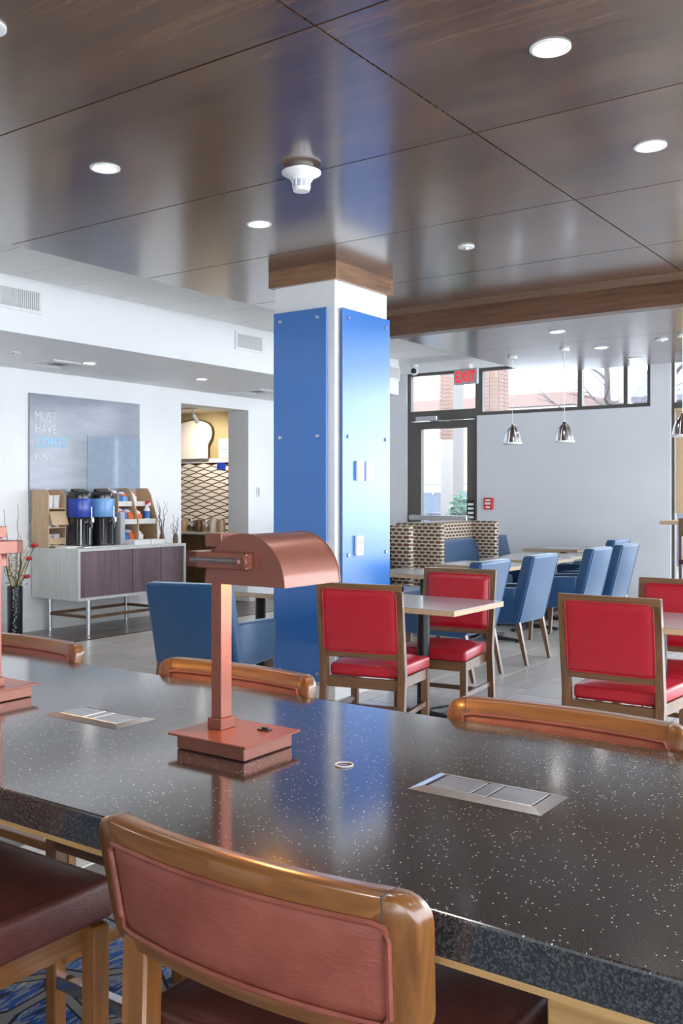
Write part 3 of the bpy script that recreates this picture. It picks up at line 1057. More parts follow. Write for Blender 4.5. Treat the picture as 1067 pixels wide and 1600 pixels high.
# ================================================================== DINING CHAIRS, ARMCHAIRS, TABLES
def make_red_chair():
    """local: faces +X, back near x = 0"""
    t = thing('dining_chair', 'chair', 'chair', (0, 0, 0), 0, 'red vinyl dining chairs')
    hw = 0.262
    lean = lambda z: -max(0.0, z - 0.40) * 0.12
    wf = lambda v: Vector((v.x + lean(v.z), v.y, v.z))
    for s in (-1, 1):
        y0, y1 = (hw - .042, hw) if s > 0 else (-hw, -hw + .042)
        p = MB()
        p.hexa([(-.060, y0, 0), (-.022, y0, 0), (-.022, y1, 0), (-.060, y1, 0)], [(-.02, y0, .40), (.022, y0, .40), (.022, y1, .40), (-.02, y1, .40)])
        p.hexa([(-.02, y0, .40), (.022, y0, .40), (.022, y1, .40), (-.02, y1, .40)],
               [(-.018 + lean(.918), y0, .918), (.014 + lean(.918), y0, .918), (.014 + lean(.918), y1, .918), (-.018 + lean(.918), y1, .918)])
        p.build('back_leg', 'chair_wood', t, smooth=False)
    MB().box(-.019, -hw, .882, .015, hw, .922, .003, 1).warp(wf).build('top_rail', 'chair_wood_y', t)
    MB().box(-.018, -hw + .042, .492, .016, hw - .042, .530, .003, 1).warp(wf).build('lower_rail', 'chair_wood_y', t)
    a0, a1, b0, b1 = -hw + .036, hw - .036, .525, .890
    pad = MB()
    for sx in (-1, 1):
        def fn(u, w_, sx=sx):
            q = (1 - abs(2 * u - 1) ** 14) * (1 - abs(2 * w_ - 1) ** 14)
            return (sx * (.013 + .012 * q) + (0.012 * q if sx > 0 else 0), a0 + (a1 - a0) * u, b0 + (b1 - b0) * w_)
        pad.grid(fn, 22, 18)
    pad = pad.warp(wf).build('back_pad', 'red', t, ang=60)
    for sx in (-1, 1):
        path = [wf(Vector((sx * .019, p[0], p[1]))) for p in resample(rrect(a0 + .002, a1 - .002, b0 + .002, b1 - .002, .008, 3), 48)]
        MB().tube(path, .0045, 6, True).build('piping', 'red', pad)
    seat = MB().hexa([(.012, -.215, .375), (.47, -.255, .375), (.47, .255, .375), (.012, .215, .375)],
                     [(.012, -.215, .448), (.47, -.255, .448), (.47, .255, .448), (.012, .215, .448)], .02, 3)
    seat = seat.build('seat', 'red', t, ang=50)
    def crown(u, w_):
        q = (1 - abs(2 * u - 1) ** 4) * (1 - abs(2 * w_ - 1) ** 4)
        ww = .20 + .04 * u
        return (.03 + .425 * u, -ww + 2 * ww * w_, .4465 + .022 * q)
    MB().grid(crown, 12, 12).build('seat_crown', 'red', seat, ang=60)
    ap = MB()
    ap.hexa([(.0, -.215, .315), (.455, -.247, .315), (.455, -.222, .315), (.0, -.19, .315)], [(.0, -.215, .3745), (.455, -.247, .3745), (.455, -.222, .3745), (.0, -.19, .3745)])
    ap.hexa([(.0, .19, .315), (.455, .222, .315), (.455, .247, .315), (.0, .215, .315)], [(.0, .19, .3745), (.455, .222, .3745), (.455, .247, .3745), (.0, .215, .3745)])
    ap.box(-.012, -.22, .315, .015, .22, .3745).box(.43, -.245, .315, .458, .245, .3745)
    ap.build('apron', 'chair_wood_y', t, smooth=False)
    for s in (-1, 1):
        ya, yb = s * .208, s * .252
        MB().hexa([(.425, ya, 0), (.455, ya, 0), (.455, yb, 0), (.425, yb, 0)], [(.418, ya, .372), (.460, ya, .372), (.460, yb, .372), (.418, yb, .372)], .003, 1).build('front_leg', 'chair_wood', t)
        MB().box(-.02, s * .232 - .010, .150, .43, s * .232 + .010, .178).build('stretcher', 'chair_wood_y', t, smooth=False)
    MB().box(.20, -.225, .150, .222, .225, .176).build('stretcher', 'chair_wood_y', t, smooth=False)
    return t


red0 = make_red_chair()
red0.location = (4.600, 3.077, 0)
red0.rotation_euler = (0, 0, math.radians(12))
red0['label'] = 'red dining chair nearest the blue column, its back turned to the viewer'
dup(red0, (5.820, 3.128, 0), math.radians(186), 'red dining chair behind the small table, facing the viewer beside the column')
dup(red0, (4.755, 1.668, 0), 0, 'red dining chair at the right with its whole back turned to the viewer')
dup(red0, (5.840, 1.640, 0), PI, 'red dining chair cut by the right edge, facing the viewer across a table')


def make_armchair():
    """local: faces +X, rear face of the back at x = 0"""
    t = thing('armchair', 'armchair', 'armchair', (0, 0, 0), 0, 'blue vinyl armchairs')
    hb = .268
    # back slab, raked, rounded top
    back = MB().hexa([(.02, -hb, .34), (.13, -hb, .34), (.13, hb, .34), (.02, hb, .34)],
                     [(-.125, -hb, .92), (-.015, -hb, .92), (-.015, hb, .92), (-.125, hb, .92)], .026, 3)
    back = back.build('backrest', 'armchair', t, ang=50)
    path = [(-.119, -hb + .012, .905), (.017, -hb + .010, .36)]
    for q in (1, -1):
        MB().tube([(p[0], q * p[1], p[2]) for p in path], .004, 6).build('piping', 'armchair', back)
    for s in (-1, 1):
        y0, y1 = (hb - .072, hb - .0015) if s > 0 else (-hb + .0015, -hb + .072)
        arm = MB()
        poly = [(.02, .335), (.56, .335), (.585, .59), (.56, .622), (.20, .640), (.06, .645)]
        arm.prism(poly, lambda p: (p[0], y0, p[1]), lambda p: (p[0], y1, p[1]))
        bmesh.ops.bevel(arm.bm, geom=list(arm.bm.edges), offset=.014, segments=2, profile=.5, affect='EDGES')
        arm.build('armrest', 'armchair', t, ang=50)
    MB().box(.10, -hb + .073, .335, .575, hb - .073, .40, .008, 1).build('seat_base', 'armchair', t)
    MB().box(.09, -hb + .073, .401, .585, hb - .073, .485, .025, 3).build('seat', 'armchair', t, ang=50)
    for s in (-1, 1):
        y0, y1 = s * .225, s * .262
        MB().hexa([(-.055, y0 * .98, 0), (-.028, y0 * .98, 0), (-.028, y1 * .98, 0), (-.055, y1 * .98, 0)], [(.02, y0, .36), (.065, y0, .36), (.065, y1, .36), (.02, y1, .36)], .002, 1).build('leg', 'chair_wood', t)
        MB().hexa([(.525, y0, 0), (.552, y0, 0), (.552, y1, 0), (.525, y1, 0)], [(.50, y0, .345), (.545, y0, .345), (.545, y1, .345), (.50, y1, .345)], .002, 1).build('leg', 'chair_wood', t)
    return t


arm0 = make_armchair()
arm0.location = (6.80, 3.42, 0)
arm0.rotation_euler = (0, 0, PI / 2)
arm0['label'] = 'blue armchair mostly hidden behind the red chair at the small table, nearest in its row'
dup(arm0, (7.735, 3.405, 0), PI / 2, 'blue armchair in the row with both back legs clear on the tiled floor')
dup(arm0, (9.10, 3.40, 0), PI / 2, 'third blue armchair of the row, its arm showing just left of the large red chair')
dup(arm0, (9.98, 3.42, 0), PI / 2, 'blue armchair last in the row, with a lone chair top showing above it')
dup(arm0, (11.00, 3.86, 0), PI / 2, 'blue armchair farthest back against the grey wall, only its top showing')
dup(arm0, (11.30, 5.46, 0), -PI / 2, 'blue armchair seen from the side beside the patterned booth, facing the far table')
a = dup(arm0, (4.50, 4.305, 0), math.radians(13), 'dark blue armchair behind the copper lamp, left of the column')
a.scale = (1.0, 1.12, 0.945)


def make_table(lx, ly, h=.75):
    """local: centred, on the floor"""
    t = thing('cafe_table', 'table', 'table', (0, 0, 0), 0, 'small cafe tables')
    MB().box(-lx / 2, -ly / 2, h - .004, lx / 2, ly / 2, h, .001, 1).build('tabletop', 'laminate', t)
    MB().box(-lx / 2, -ly / 2, h - .036, lx / 2, ly / 2, h - .0042, .003, 1).build('edge_band', 'edge', t)
    MB().lathe([(.040, .05), (.040, h - .05), (.11, h - .045), (.11, h - .0365)], n=20).build('post', 'black', t)
    for k in range(4):
        a = k * PI / 2
        r = Matrix.Rotation(a, 4, 'Z')
        f = MB()
        f.hexa([r @ Vector(p) for p in ((.03, -.03, .012), (.36, -.03, .012), (.36, .03, .012), (.03, .03, .012))],
               [r @ Vector(p) for p in ((.03, -.03, .06), (.36, -.022, .030), (.36, .022, .030), (.03, .03, .06))], .003, 1)
        f.lathe([(.02, 0), (.02, .012)], c=tuple(r @ Vector((.33, 0, 0))), n=10)
        f.build('foot', 'black', t)
    return t


tab0 = make_table(.66, .80)
tab0.location = (5.30, 3.085, 0)
tab0['label'] = 'square cafe table between the two red chairs by the column'
dup(tab0, (5.30, 1.60, 0), 0, 'cafe table cut by the right edge, between two red chairs')
dup(tab0, (7.41, 4.30, 0), 0, 'cafe table just right of the column, in front of the nearer booth')
dup(tab0, (8.62, 4.30, 0), 0, 'cafe table in front of the farther booth, above the red chair back')
dup(tab0, (9.63, 4.32, 0), 0, 'cafe table just past the booth, behind the second blue armchair')
dup(tab0, (10.37, 4.40, 0), 0, 'cafe table in front of the farthest table, its top seen edge-on')
far_t = make_table(.86, .70, .78)
far_t.location = (11.43, 4.64, 0)
far_t['label'] = 'cafe table farthest back against the grey wall, beside a blue armchair'
left_t = make_table(.66, .80, .70)
left_t.location = (5.82, 4.86, 0)
left_t['label'] = 'cafe table between the blue armchair and the column, half hidden'


# ================================================================== BOOTHS
def booth(label, x0, x1, yf, zt):
    """U-shaped high-back bench facing -Y, placed from its lower left corner"""
    t = thing('booth_bench', label, 'booth', (x0, yf, 0), 0, 'high-back booths with oval link fabric')
    w = x1 - x0
    dp = .62
    MB().box(0.0, .33, .08, w, dp, zt, .03, 3).build('back_panel', 'booth', t, ang=50)
    for xa in (0.0, w - .09):
        MB().hexa([(xa, .0, .08), (xa + .09, .0, .08), (xa + .09, .34, .08), (xa, .34, .08)],
                  [(xa, .0, zt - .004), (xa + .09, .0, zt - .004), (xa + .09, .34, zt), (xa, .34, zt)], .025, 3).build('wing', 'booth', t, ang=50)
    MB().box(.095, -.22, .10, w - .095, .33, .34, .01, 1).build('seat_base', 'armchair', t)
    MB().box(.095, -.24, .345, w - .095, .30, .47, .04, 3).build('seat', 'armchair', t, ang=50)
    c = MB()
    poly = [(.335, .47), (.335, .90), (.30, .905), (.255, .86), (.215, .70), (.195, .47)]
    c.prism(poly, lambda p: (.10, p[0], p[1]), lambda p: (w - .10, p[0], p[1]))
    bmesh.ops.bevel(c.bm, geom=list(c.bm.edges), offset=.03, segments=3, profile=.5, affect='EDGES')
    c.build('back_cushion', 'armchair', t, ang=50)
    MB().box(.03, -.16, 0, w - .03, dp - .04, .08).build('plinth', 'black', t, smooth=False)
    return t


booth('oval-patterned booth half hidden by the blue column', 7.30, 8.86, 5.27, 1.105)
booth('oval-patterned booth with a blue cushion, in front of the exit door', 9.45, 10.92, 5.27, 1.112)

# ---- bar-height table and stool at the right edge
t = thing('high_table', 'bar-height wooden table by the tall window, its corner at the right edge', 'table', (10.75, 2.72, 0))
MB().box(-.35, -.40, 1.115, .35, .42, 1.155, .003, 1).build('tabletop', 'edge', t)
MB().lathe([(.04, .03), (.04, 1.07), (.12, 1.08), (.12, 1.114)], n=16).build('post', 'black', t)
MB().lathe([(.25, 0), (.25, .015), (.05, .03)], n=24).build('base', 'black', t)
t = thing('high_stool', 'tall brown wooden stool at the right edge by the tall window', 'stool', (9.95, 2.55, 0))
for sx in (-.18, .18):
    for sy in (-.19, .19):
        MB().box(sx - .016, sy - .016, 0, sx + .016, sy + .016, .74 if sx > 0 else 1.02, .003, 1).build('leg', 'chair_wood', t)
MB().box(-.20, -.21, .74, .20, .21, .79, .012, 2).build('seat', 'seat_leather', t)
MB().box(-.20, -.21, 1.02, -.16, .21, 1.20, .01, 2).build('backrest', 'counter_wood', t)
for zz in (.30, .48):
    MB().box(-.19, -.18, zz, -.17, .18, zz + .03).build('rung', 'chair_wood_y', t, smooth=False)
    MB().box(.17, -.18, zz, .19, .18, zz + .03).build('rung', 'chair_wood_y', t, smooth=False)

# ================================================================== COFFEE CONSOLE AND WHAT STANDS ON IT
CZ = .885
con = thing('coffee_console', 'white console cabinet with purple-brown sliding doors on steel legs', 'cabinet', (6.40, 7.72, 0))
W, D = 1.53, .735
b = MB()
b.box(0, 0, CZ - .028, W, D, CZ).box(0, 0, .36, W, D, .388).box(0, 0, .388, .028, D, CZ - .028).box(W - .028, 0, .388, W, D, CZ - .028)
b.box(.028, D - .02, .388, W - .028, D, CZ - .028)
b.build('body', 'console_white', con, smooth=False)
for x0, x1, yy in ((.034, .732, .016), (.742, 1.155, .016), (1.165, W - .034, .016)):
    MB().box(x0, yy, .392, x1, yy + .02, CZ - .032, .0015, 1).build('door', 'console_door', con)
MB().box(.029, .045, .389, W - .029, .055, CZ - .029).build('seam_shade_panel', 'black', con, smooth=False)  # black sheet added behind the doors to paint their seams in shade
for lx in (.17, 1.24):
    for ly in (.05, .66):
        MB().lathe([(.024, 0), (.024, .36)], c=(lx, ly, 0), n=16).build('leg', 'steel', con)
for ly in (.05, .66):
    MB().box(.17, ly - .012, .165, 1.24, ly + .012, .195).build('stretcher', 'trim_wood', con, smooth=False)
for lx in (.17, 1.24):
    MB().box(lx - .012, .05, .165, lx + .012, .66, .195).build('stretcher', 'trim_wood', con, smooth=False)

sg = thing('wall_sign', 'grey wall board reading MUST. HAVE. COFFEE. above the console', 'sign', (6.366, YL, 0))
MB().box(0, -.022, CZ + .004, 1.542, -.001, 2.50, .002, 1).build('board', 'sign', sg)
MB().box(.765, -.030, CZ + .004, 1.540, -.0225, 2.092, .001, 1).build('glass_board', 'sign_glass', sg)
RT = (PI / 2, 0, 0)
for s_, z_, sz, m_, off, sx in (('MUST.', 2.215, .142, 'paper', 0.0, .80), ('HAVE.', 2.085, .142, 'paper', 0.0, .80),
                                ('COFFEE.', 1.940, .148, 'glow_blue', .0012, .82), ('EXPRESS', 1.812, .076, 'paper', .0007, .86)):
    text_obj('lettering', s_, sz, m_, sg, (.060, -.0235, z_), RT, sx, offset=off, depth=.001)
MB().box(.064, -.0245, 1.893, .10, -.0222, 1.897).build('rule', 'paper', sg, smooth=False)


def dispenser(x, band, label):
    t = thing('coffee_dispenser', label, 'dispenser', (x, 8.10, CZ), 0, 'coffee dispensers on the console')
    n = 30
    MB().lathe([(.142, 0), (.142, .012), (.125, .016)], n=n).build('base', 'black_plastic', t)
    # ribbed black stand with a shiny column
    MB().lathe([(.122, .016), (.122, .30), (.127, .31)], n=n).build('stand', 'black_plastic', t)
    for k in range(7):
        a = -PI / 2 - .9 + .3 * k
        MB().tube([(.1225 * math.cos(a), .1225 * math.sin(a), .02), (.1225 * math.cos(a), .1225 * math.sin(a), .29)], .005, 6).build('rib', 'chrome' if k in (1, 4) else 'black_plastic', t)
    MB().lathe([(.128, .312), (.131, .32), (.131, .50), (.128, .508)], n=n).build('band', band, t)
    MB().lathe([(.129, .509), (.129, .54), (.118, .575), (.09, .592), (0, .596)], n=n).build('lid', 'black_plastic', t, ang=25)
    MB().box(-.10, -.03, .585, .06, .03, .612, .01, 2).build('handle', 'black_plastic', t)
    tp = MB().box(-.022, -.20, .235, .022, -.12, .275, .006, 1).tube([(0, -.185, .24), (0, -.185, .20)], .014, 10)
    tp.build('tap', 'black_plastic', t)
    MB().box(-.012, -.215, .26, .012, -.195, .31, .004, 1).tube([(-.05, -.16, .262), (.05, -.16, .262)], .010, 8).build('tap_lever', 'chrome', t)
    MB().tube([(.05, -.128, .30), (.05, -.128, .42)], .0045, 8).build('gauge', 'chrome', t)
    return t


dispenser(6.735, 'band_dark', 'black coffee dispenser with a dark blue band')
dispenser(7.040, 'band_light', 'black coffee dispenser with a light blue band')
tag(MB().box(6.55, 7.80, CZ + .0005, 7.24, 7.945, CZ + .012, .003, 1).build('drip_tray', 'steel', None), 'flat steel drip tray in front of the coffee dispensers', 'tray')

# left organizer: narrow tower of shelves with white packs
og = thing('organizer', 'narrow birch organizer tower left of the dispensers', 'organizer', (6.385, 8.17, CZ))
for x0, x1 in ((0, .012), (.215, .227)):
    m_ = MB()
    m_.prism([(0, 0), (.285, 0), (.285, .60), (.06, .60), (0, .565)], lambda p: (x0, p[0], p[1]), lambda p: (x1, p[0], p[1]))
    m_.build('side_panel', 'birch', og, smooth=False)
MB().box(.012, .273, 0, .215, .285, .60).build('back_panel', 'birch', og, smooth=False)
for z_ in (.012, .20, .40):
    MB().box(.0125, .004, z_, .2145, .2725, z_ + .012).build('shelf', 'birch', og, smooth=False)
MB().hexa([(.0125, -.06, .235), (.2145, -.06, .235), (.2145, -.05, .235), (.0125, -.05, .235)],
          [(.0125, -.002, .375), (.2145, -.002, .375), (.2145, .008, .375), (.0125, .008, .375)]).build('flap', 'birch', og, smooth=False)
MB().box(.0125, .0, .035, .2145, .012, .10).build('lip', 'birch', og, smooth=False)
for i, (x, y, z, tilt, lab) in enumerate(((6.445, 8.24, CZ + .4125, -.25, 'white cup stack at the left on the top shelf of the birch tower'),
                                          (6.540, 8.25, CZ + .4125, .2, 'white cup stack at the right on the top shelf of the birch tower'),
                                          (6.445, 8.24, CZ + .2125, .3, 'white cup stack at the left on the middle shelf of the birch tower'),
                                          (6.545, 8.25, CZ + .2125, -.2, 'white cup stack at the right on the middle shelf of the birch tower'),
                                          (6.445, 8.26, CZ + .0245, 0, 'white cup stack at the left in the bottom of the birch tower'),
                                          (6.545, 8.26, CZ + .0245, 0, 'white cup stack at the right in the bottom of the birch tower'))):
    t = thing('paper_cup_stack', lab, 'cups', (x, y, z), tilt, 'white paper cups in the birch tower')
    MB().lathe([(.034, .0), (.043, .085), (.046, .088), (.046, .094), (.040, .094)], n=16).build('cup', 'paper', t)
    MB().lathe([(.0405, .095), (.046, .104), (.046, .112), (.041, .112)], n=16).build('cup_rim', 'paper', t)
    if i < 4:
        MB().lathe([(.0405, .113), (.046, .122), (.046, .130), (.038, .130)], n=16).build('cup_rim', 'paper', t)
tag(MB().box(6.62, 8.29, CZ, 6.70, 8.43, CZ + .23, .004, 1).build('napkin_box', 'band_light'), 'pale blue upright box between the birch tower and the dark blue dispenser', 'box')
tag(MB().box(6.42, 7.92, CZ, 6.62, 8.10, CZ + .016, .003, 1).build('paper_mat', 'paper'), 'white flat tray in front of the birch tower', 'tray')

# right organizer: wide condiment rack
og = thing('condiment_rack', 'wide birch condiment rack right of the dispensers', 'rack', (7.26, 8.10, CZ))
for x0, x1 in ((0, .012), (.30, .312), (.588, .60)):
    m_ = MB()
    m_.prism([(0, 0), (.35, 0), (.35, .625), (.16, .625), (.11, .56), (0, .56 if x0 == 0 else .28)], lambda p: (x0, p[0], p[1]), lambda p: (x1, p[0], p[1]))
    m_.build('side_panel', 'birch', og, smooth=False)
MB().box(.012, .338, 0, .588, .35, .60).build('back_panel', 'birch', og, smooth=False)
for z_ in (.012, .24, .44):
    y0 = (.0, .02, .10)[(.012, .24, .44).index(z_)]
    for x0, x1 in ((.0125, .2995), (.3125, .5875)):
        MB().box(x0, y0, z_, x1, .337, z_ + .012).build('shelf', 'birch', og, smooth=False)
        MB().box(x0, y0 - .001, max(z_ - .02, .001), x1, y0 + .009, z_ + .036).build('lip', 'console_white', og, smooth=False)
RX, RY = 7.26, 8.10
n_ = 0
names = ('dark blue', 'orange', 'white', 'light blue', 'teal')
mats = ('box_blue', 'orange', 'paper', 'band_light', 'band_dark')
place = {'.453': 'top shelf', '.253': 'middle shelf', '.025': 'bottom shelf'}
for z_, y_, row in ((.453, .15, ('band_dark', 'box_blue', 'band_light', 'paper')), (.253, .06, ('band_dark', 'box_blue', 'orange', 'orange')), (.025, .04, ('band_light', 'box_blue', 'orange', 'paper'))):
    for k, m_ in enumerate(row):
        x_ = (.022, .115, .208, .330)[k]
        shelf = {.453: 'top', .253: 'middle', .025: 'bottom'}[z_]
        pos = ('leftmost', 'second from the left', 'third from the left', 'rightmost')[k]
        colr = {'band_dark': 'dark blue', 'box_blue': 'blue', 'band_light': 'light blue', 'paper': 'white', 'orange': 'orange'}[m_]
        t = thing('packet_box', f'{colr} packet box, {pos} on the {shelf} shelf of the condiment rack', 'box', (RX + x_, RY + y_, CZ + z_), 0, 'packet boxes in the condiment rack')
        bx = MB()
        bx.prism([(0, 0), (.13, 0), (.13, .115), (0, .075)], lambda p: (0, p[0], p[1]), lambda p: (.085, p[0], p[1]))
        bx.build('carton', m_, t, smooth=False)
        for q in range(4):
            MB().box(.008, .02 + q * .026, .05, .077, .028 + q * .026, .105 + .012 * q).build('packet', ('paper', 'box_blue', 'orange', 'paper')[(q + k) % 4], t, smooth=False)
t = thing('spray_bottle', 'white spray bottle with a red cap in the condiment rack', 'bottle', (RX + .495, RY + .068, CZ + .2535))
MB().lathe([(.034, 0), (.036, .01), (.036, .13), (.016, .165), (.015, .185)], n=16).build('bottle_body', 'paper', t)
MB().lathe([(.0365, .03), (.0365, .11)], n=16).build('bottle_label', 'box_blue', t)
MB().lathe([(.018, .185), (.018, .215), (.010, .23), (0, .23)], n=12).box(-.012, -.055, .205, .012, .0, .225).build('bottle_cap', 'red_plastic', t)
tag(MB().box(7.30, 7.88, CZ, 7.54, 8.04, CZ + .05, .004, 1).build('cup_lid_tray', 'paper'), 'long white lid tray in front of the condiment rack, left one', 'tray', 'white lid trays on the console')
tag(MB().box(7.55, 7.88, CZ, 7.755, 8.04, CZ + .05, .004, 1).build('cup_lid_tray', 'paper'), 'white lid tray in front of the condiment rack, right one', 'tray', 'white lid trays on the console')
tag(MB().box(7.185, 7.98, CZ, 7.255, 8.06, CZ + .36, .004, 1).box(7.19, 7.974, CZ + .02, 7.25, 7.979, CZ + .17).box(7.19, 7.974, CZ + .19, 7.25, 7.979, CZ + .34).build('cup_dispenser', 'grey_plate'), 'grey upright cup dispenser between the light blue dispenser and the rack', 'dispenser')


def wiggly(p0, p1, n, amp, rnd):
    p0, p1 = Vector(p0), Vector(p1)
    out = []
    for i in range(n + 1):
        u = i / n
        q = p0.lerp(p1, u)
        k = amp * math.sin(u * PI) if i < n else amp * .6
        out.append(q + Vector((rnd.uniform(-k, k), rnd.uniform(-k, k), 0)))
    return out


def twig_vase(x, y, label, seed, n, h):
    rnd = random.Random(seed)
    t = thing('twig_vase', label, 'vase', (x, y, CZ), 0, 'twig vases at the right end of the console')
    MB().lathe([(.022, 0), (.03, .005), (.032, .04), (.024, .09), (.026, .10)], n=16).build('vase', 'counter_wood', t)
    for k in range(n):
        a = rnd.uniform(0, 2 * PI)
        s_ = rnd.uniform(.05, .13)
        hh = h * rnd.uniform(.55, 1.0)
        path = wiggly((.008 * math.cos(a), .008 * math.sin(a), .06), (s_ * math.cos(a), s_ * .5 * math.sin(a), hh), 8, .02, rnd)
        MB().tube(path, [.005 - .0004 * i for i in range(9)], 5).build('twig', 'twig', t)


twig_vase(7.80, 7.97, 'small vase of tall dark twigs beside the condiment rack', 3, 7, .56)
twig_vase(7.895, 7.85, 'small vase of short dark twigs at the corner of the console', 5, 5, .36)

# floor vase with dried stems and red flowers
t = thing('floor_vase', 'tall black floor vase with dried stems and red flowers', 'vase', (6.02, 8.22, 0))
MB().lathe([(.070, 0), (.074, .01), (.076, .515), (.068, .52), (.066, .50), (.06, .1), (0, .1)], n=24).build('vase', 'vase', t)
rnd = random.Random(11)
zz = MB()
for k in range(46):
    a = -2.25 + rnd.uniform(-.22, .22)
    z_ = .03 + k * .0102
    zz.ball((.0765 * math.cos(a), .0765 * math.sin(a), z_), .004 + .003 * rnd.random(), 1)
zz.build('silver_beads', 'steel', t)
for k in range(22):
    a = rnd.uniform(0, 2 * PI)
    s_ = rnd.uniform(.05, .17)
    hh = rnd.uniform(.72, 1.0)
    MB().tube(wiggly((.02 * math.cos(a), .02 * math.sin(a), .45), (s_ * math.cos(a), s_ * math.sin(a), hh), 6, .012, rnd), .004, 5).build('stem', 'straw' if k % 4 else 'leaf', t)
for p1 in ((.02, -.02, 1.34), (.16, -.10, 1.30), (-.12, .02, 1.28), (.05, -.03, 1.02)):
    MB().tube(wiggly((0, 0, .45), p1, 14, .03, rnd), [.006 - .0003 * i for i in range(15)], 5).build('branch', 'straw' if p1[0] > .1 else 'twig', t)
for c in ((.16, -.10, .92), (.10, -.08, .79), (.085, -.075, .61)):
    st = MB().tube([(0, 0, .45), (c[0] * .5, c[1] * .5, (c[2] + .45) / 2 + .03), c], .004, 5).build('flower_stem', 'leaf', t)
    fl = MB()
    for k in range(6):
        a = k * PI / 3
        fl.ball((c[0] + .018 * math.cos(a), c[1] + .018 * math.sin(a), c[2] + .004 * (k % 2)), .022, 1, (1, .8, .9))
    fl.ball(c, .02, 1)
    fl.build('flower', 'petal', st)
lv = MB()
for k in range(26):
    a = rnd.uniform(0, 2 * PI)
    r_ = rnd.uniform(.03, .12)
    c = Vector((r_ * math.cos(a), r_ * math.sin(a), rnd.uniform(.52, .80)))
    lv.hexa([c + Vector(p) for p in ((-.02, 0, 0), (0, -.008, 0), (.02, 0, .012), (0, .008, 0))], [c + Vector(p) for p in ((-.02, 0, .0012), (0, -.008, .0012), (.02, 0, .0132), (0, .008, .0012))])
lv.build('foliage', 'leaf', t)

# ================================================================== PANTRY THINGS
t = thing('pantry_counter', 'brown wood pantry counter with white top, seen through the doorway', 'cabinet', (9.80, 8.86, 0))
MB().box(-.02, 0, .885, .60, 2.5, .915, .003, 1).build('worktop', 'white', t)
MB().box(.02, 0, .08, .59, 2.5, .8845).build('body', 'counter_wood', t, smooth=False)
for k in range(4):
    d_ = MB().box(.0, .005 + .60 * k, .10, .019, .595 + .60 * k, .878, .0015, 1).build('door', 'counter_wood', t)
    MB().tube([(-.018, .555 + .6 * k if k % 2 else .05 + .6 * k, .72), (-.018, .555 + .6 * k if k % 2 else .05 + .6 * k, .86)], .006, 8).build('handle', 'steel', d_)
for i, (y_, m_, hh, rr, lab) in enumerate(((9.70, 'birch', .14, .055, 'tan canister at the left end of the pantry counter'),
                                           (9.56, 'jar_glass', .15, .06, 'clear glass jar next to the tan canister on the pantry counter'),
                                           (9.42, 'counter_wood', .15, .06, 'dark brown jar in the middle of the pantry counter'),
                                           (9.28, 'jar_glass', .15, .06, 'clear glass jar right of the brown jar on the pantry counter'),
                                           (9.14, 'cream', .17, .06, 'cream canister on the pantry counter'),
                                           (8.99, 'birch', .16, .055, 'wooden canister nearest the right jamb of the pantry doorway'))):
    t = thing('canister', lab, 'jar', (9.93, y_, .915), 0, 'canisters on the pantry counter')
    MB().lathe([(rr * .9, 0), (rr, .01), (rr, hh - .03), (rr * .8, hh)], n=18).build('jar', m_, t)
    MB().lathe([(rr * .82, hh + .0005), (rr * .82, hh + .018), (.012, hh + .022), (.012, hh + .035), (0, hh + .035)], n=18).build('lid', 'steel' if m_ == 'jar_glass' else m_, t)
    if m_ == 'jar_glass':
        MB().lathe([(rr * .85, .006), (rr * .93, .02), (rr * .93, hh * .55), (0, hh * .6)], n=16).build('contents', 'counter_wood' if i == 1 else 'straw', t)
tag(MB().box(10.375, 8.90, 1.905, 10.404, 11.2, 1.965).build('shelf_rail', 'bread_white'), 'white ledge above the diamond tiles in the pantry', 'ledge')
# white bread-slice cutout standing off the wall
bp = [(9.615, 1.966), (9.615, 2.16), (9.59, 2.20), (9.55, 2.26), (9.535, 2.34), (9.555, 2.42), (9.61, 2.475), (9.70, 2.505), (9.88, 2.525), (10.06, 2.505), (10.16, 2.475), (10.21, 2.42),
      (10.225, 2.34), (10.20, 2.26), (10.16, 2.20), (10.14, 2.16), (10.14, 1.966)]
t = thing('wall_cutout', 'white bread-shaped cutout on the pantry wall', 'decoration', (10.30, 9.88, 2.2))
MB().prism(bp, lambda p: (0, p[0] - 9.88, p[1] - 2.2), lambda p: (.03, p[0] - 9.88, p[1] - 2.2)).build('cutout_panel', 'bread_white', t, smooth=False)
for dy in (-.19, -.06, .07, .20):
    MB().box(-.003, dy - .005, .14, -.0005, dy + .005, .26, mat=Matrix.Translation((0, dy, .2)) @ Matrix.Rotation(.5, 4, 'X') @ Matrix.Translation((0, -dy, -.2))).build('score_line', 'cream', t, smooth=False)
MB().box(.03, -.1, -.05, .118, .1, .05).build('spacer', 'olive', t, smooth=False)
t = thing('wall_notice', 'white printed notice beside the bread-shaped cutout', 'notice', (10.405, 9.37, 2.11))
MB().box(0, -.10, -.135, .006, .105, .135).build('sheet', 'paper', t, smooth=False)
for k in range(4):
    MB().box(-.001, -.05, .04 - .035 * k, -.0003, .055, .055 - .035 * k).build('print_line', 'band_light', t, smooth=False)
tag(MB().box(10.38, 9.33, 1.80, 10.392, 9.49, 1.902).build('blue_card', 'band_dark'), 'small blue card below the notice in the pantry', 'card')
t = thing('track_light', 'white spotlight hanging from the pantry ceiling', 'lamp', (9.72, 9.33, 2.64))
MB().box(-.02, -.25, -.02, .02, .25, -.0005).build('track', 'white', t, smooth=False)
MB().tube([(0, 0, -.02), (0, 0, -.09)], .012, 8).build('stem', 'white', t)
